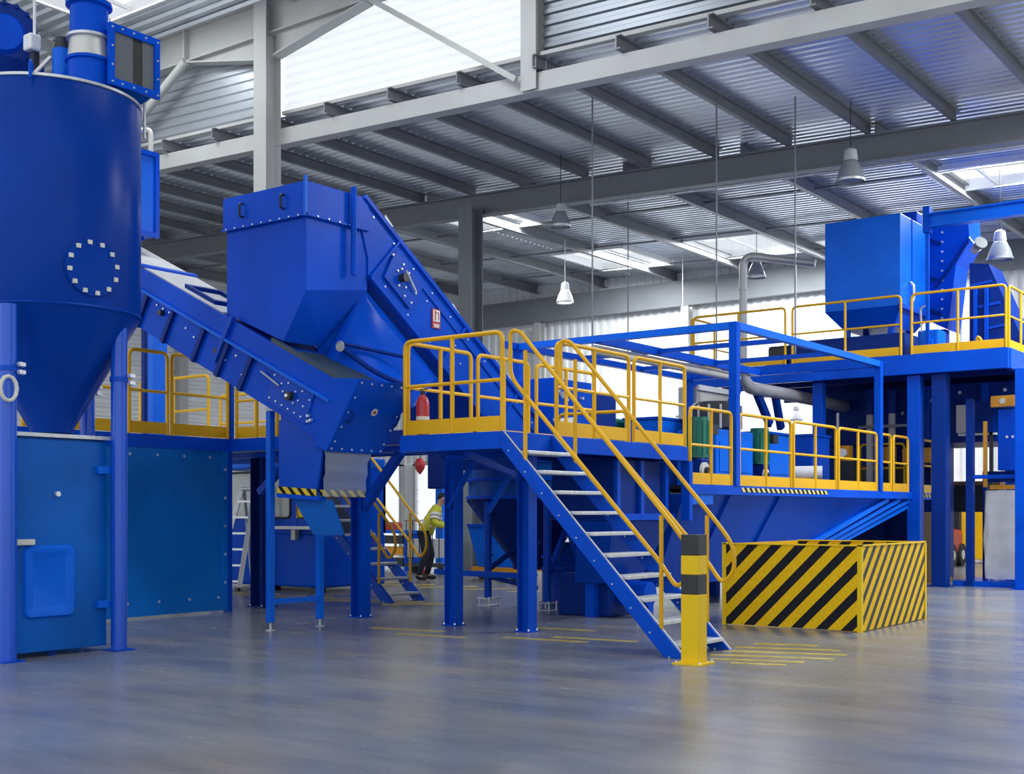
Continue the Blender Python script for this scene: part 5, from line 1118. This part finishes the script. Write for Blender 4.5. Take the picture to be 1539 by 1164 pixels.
# hair, eyes, nose, reflective tape
hc = wp(.35, 0, 1.655)
MB().lathe(tuple(wp(.345, 0, 1.635)), [(.075, -.06), (.098, -.02), (.102, .02), (.09, .06), (.06, .09), (.0, .105)], 20, cap=False).build('hair', 'cloth', wk, smooth=True)
for s_ in (-.035, .035): MB().lathe(tuple(wp(.445, s_, 1.615)), [(.0, -.012), (.011, 0), (.0, .012)], 8, cap=False).build('eye', 'black', wk, smooth=True)
MB().cyl(wp(.44, 0, 1.60), wp(.475, 0, 1.585), .012, .016, 8).build('nose', 'skin', wk, smooth=True); MB().beam(wp(.43, -.025, 1.555), wp(.43, .025, 1.555), .012, .01).build('mouth', 'red', wk)
for s_ in (-1, 1): MB().cyl(wp(.35, s_ * .09, 1.60), wp(.34, s_ * .11, 1.61), .025, .02, 8).build('ear', 'skin', wk, smooth=True)
for a, b in (('rsh', 'rel'), ('lsh', 'lel')):
    for k in (.35, .62):
        p = lerp(wp(*J[a]), wp(*J[b]), k); d = (wp(*J[b]) - wp(*J[a])).normalized(); MB().cyl(p - d * .025, p + d * .025, .094, n=18).build('reflective_band', 'reflect', jo, smooth=True)
for k in (.15,):
    p = lerp(wp(*J['waist']), wp(*J['chest']), k); d = (wp(*J['chest']) - wp(*J['waist'])).normalized(); MB().cyl(p - d * .025, p + d * .025, .165, n=24).build('reflective_band', 'reflect', jo, smooth=True)

# clutter behind the back stairs
t = thing('blue_skip', 'bright blue metal skip on a low trolley right of the worker', 'skip', (-15.3, 19.6, 0))
A = [(-15.55, 19.3, 1.08), (-14.2, 19.3, 1.08), (-14.2, 20.3, 1.08), (-15.55, 20.3, 1.08)]; B = [(-15.35, 19.4, .25), (-14.5, 19.4, .25), (-14.5, 20.2, .25), (-15.35, 20.2, .25)]
MB().add(A + B, [(4, 5, 6, 7), (0, 1, 5, 4), (1, 2, 6, 5), (2, 3, 7, 6), (3, 0, 4, 7)]).build('tub', 'tankblue', t, recalc=False, solid=.02)
m = MB()
for a, b in zip(A, A[1:] + A[:1]): m.beam(a, b, .06, .06)
m.build('rim', 'blue', t); MB().box(-15.5, 19.35, .16, -14.3, 20.25, .25).build('trolley', 'amber', t)
for x in (-15.3, -14.5):
    for y in (19.45, 20.1): MB().cyl((x, y - .04, .08), (x, y + .04, .08), .08, n=14).build('wheel', 'rubber', t, smooth=True)
t = thing('workbench', 'blue workbench with drawers and boxes behind the back stairs', 'workbench', (-19.8, 21.3, 0))
MB().box(-20.3, 20.9, .86, -18.6, 21.6, .93).build('top', 'tankblue', t); MB().box(-20.25, 20.95, 0, -20.15, 21.55, .86).build('side', 'blue', t); MB().box(-18.75, 20.95, 0, -18.65, 21.55, .86).build('side', 'blue', t)
for z, mt in ((.62, 'dark'), (.36, 'amber'), (.1, 'dark')): MB().box(-20.1, 20.97, z, -18.8, 21.5, z + .18).build('drawer', mt, t)
t = thing('parts_box', 'red brown parts box lying on the workbench', 'box', (-19.8, 21.2, .93)); MB().box(-20.1, 21.0, .93, -19.2, 21.4, 1.10).build('box', 'red', t, bevel=.01); MB().box(-20.08, 21.02, 1.10, -19.22, 21.38, 1.12).build('lid', 'wood', t)
t = thing('wire_cage', 'grey wire mesh trolley between the back stairs and the worker', 'trolley', (-17.8, 20.6, 0))
MB().box(-18.25, 20.5, .35, -17.3, 21.1, .75).build('grey_bin', 'greypaint', t); MB().box(-18.3, 20.45, .14, -17.25, 21.15, .2).build('base', 'dark', t)
for i in range(6): MB().cyl((-18.25 + i * .19, 20.47, .2), (-18.25 + i * .19, 20.47, 1.15), .012, n=6).build('wire', 'dark', t)
MB().beam((-18.3, 20.47, 1.16), (-17.25, 20.47, 1.16), .03, .03).build('top_bar', 'wood', t)
for x in (-18.15, -17.4): MB().cyl((x, 20.6, .07), (x, 20.68, .07), .07, n=12).build('wheel', 'rubber', t, smooth=True)
t = thing('barrier_post', 'red and white banded marker post behind the worker', 'post', (-17.1, 19.75, 0)); MB().cyl((-17.1, 19.75, .05), (-17.1, 19.75, .78), .06, n=16).build('tube', 'redwhite', t, smooth=True); MB().cyl((-17.1, 19.75, 0), (-17.1, 19.75, .06), .17, .12, n=16).build('foot', 'rubber', t)
t = thing('blue_hoist_post', 'blue hoist post with red hook block in front of the bright back wall', 'hoist', (-20.5, 25, 0))
MB().box(-21.25, 25.0, 0, -21.0, 25.25, 5.0).build('mast', 'tankblue', t); MB().cyl((-21.45, 24.6, 5.0), (-21.45, 24.6, 2.75), .012, n=6).build('rope', 'dark', t); MB().box(-21.55, 24.5, 4.95, -20.95, 25.1, 5.05).build('jib', 'blue', t)
MB().lathe((-21.45, 24.6, 2.35), [(.02, 0), (.12, .14), (.15, .28), (.08, .42)], 16).build('hook_block', 'red', t, smooth=True)
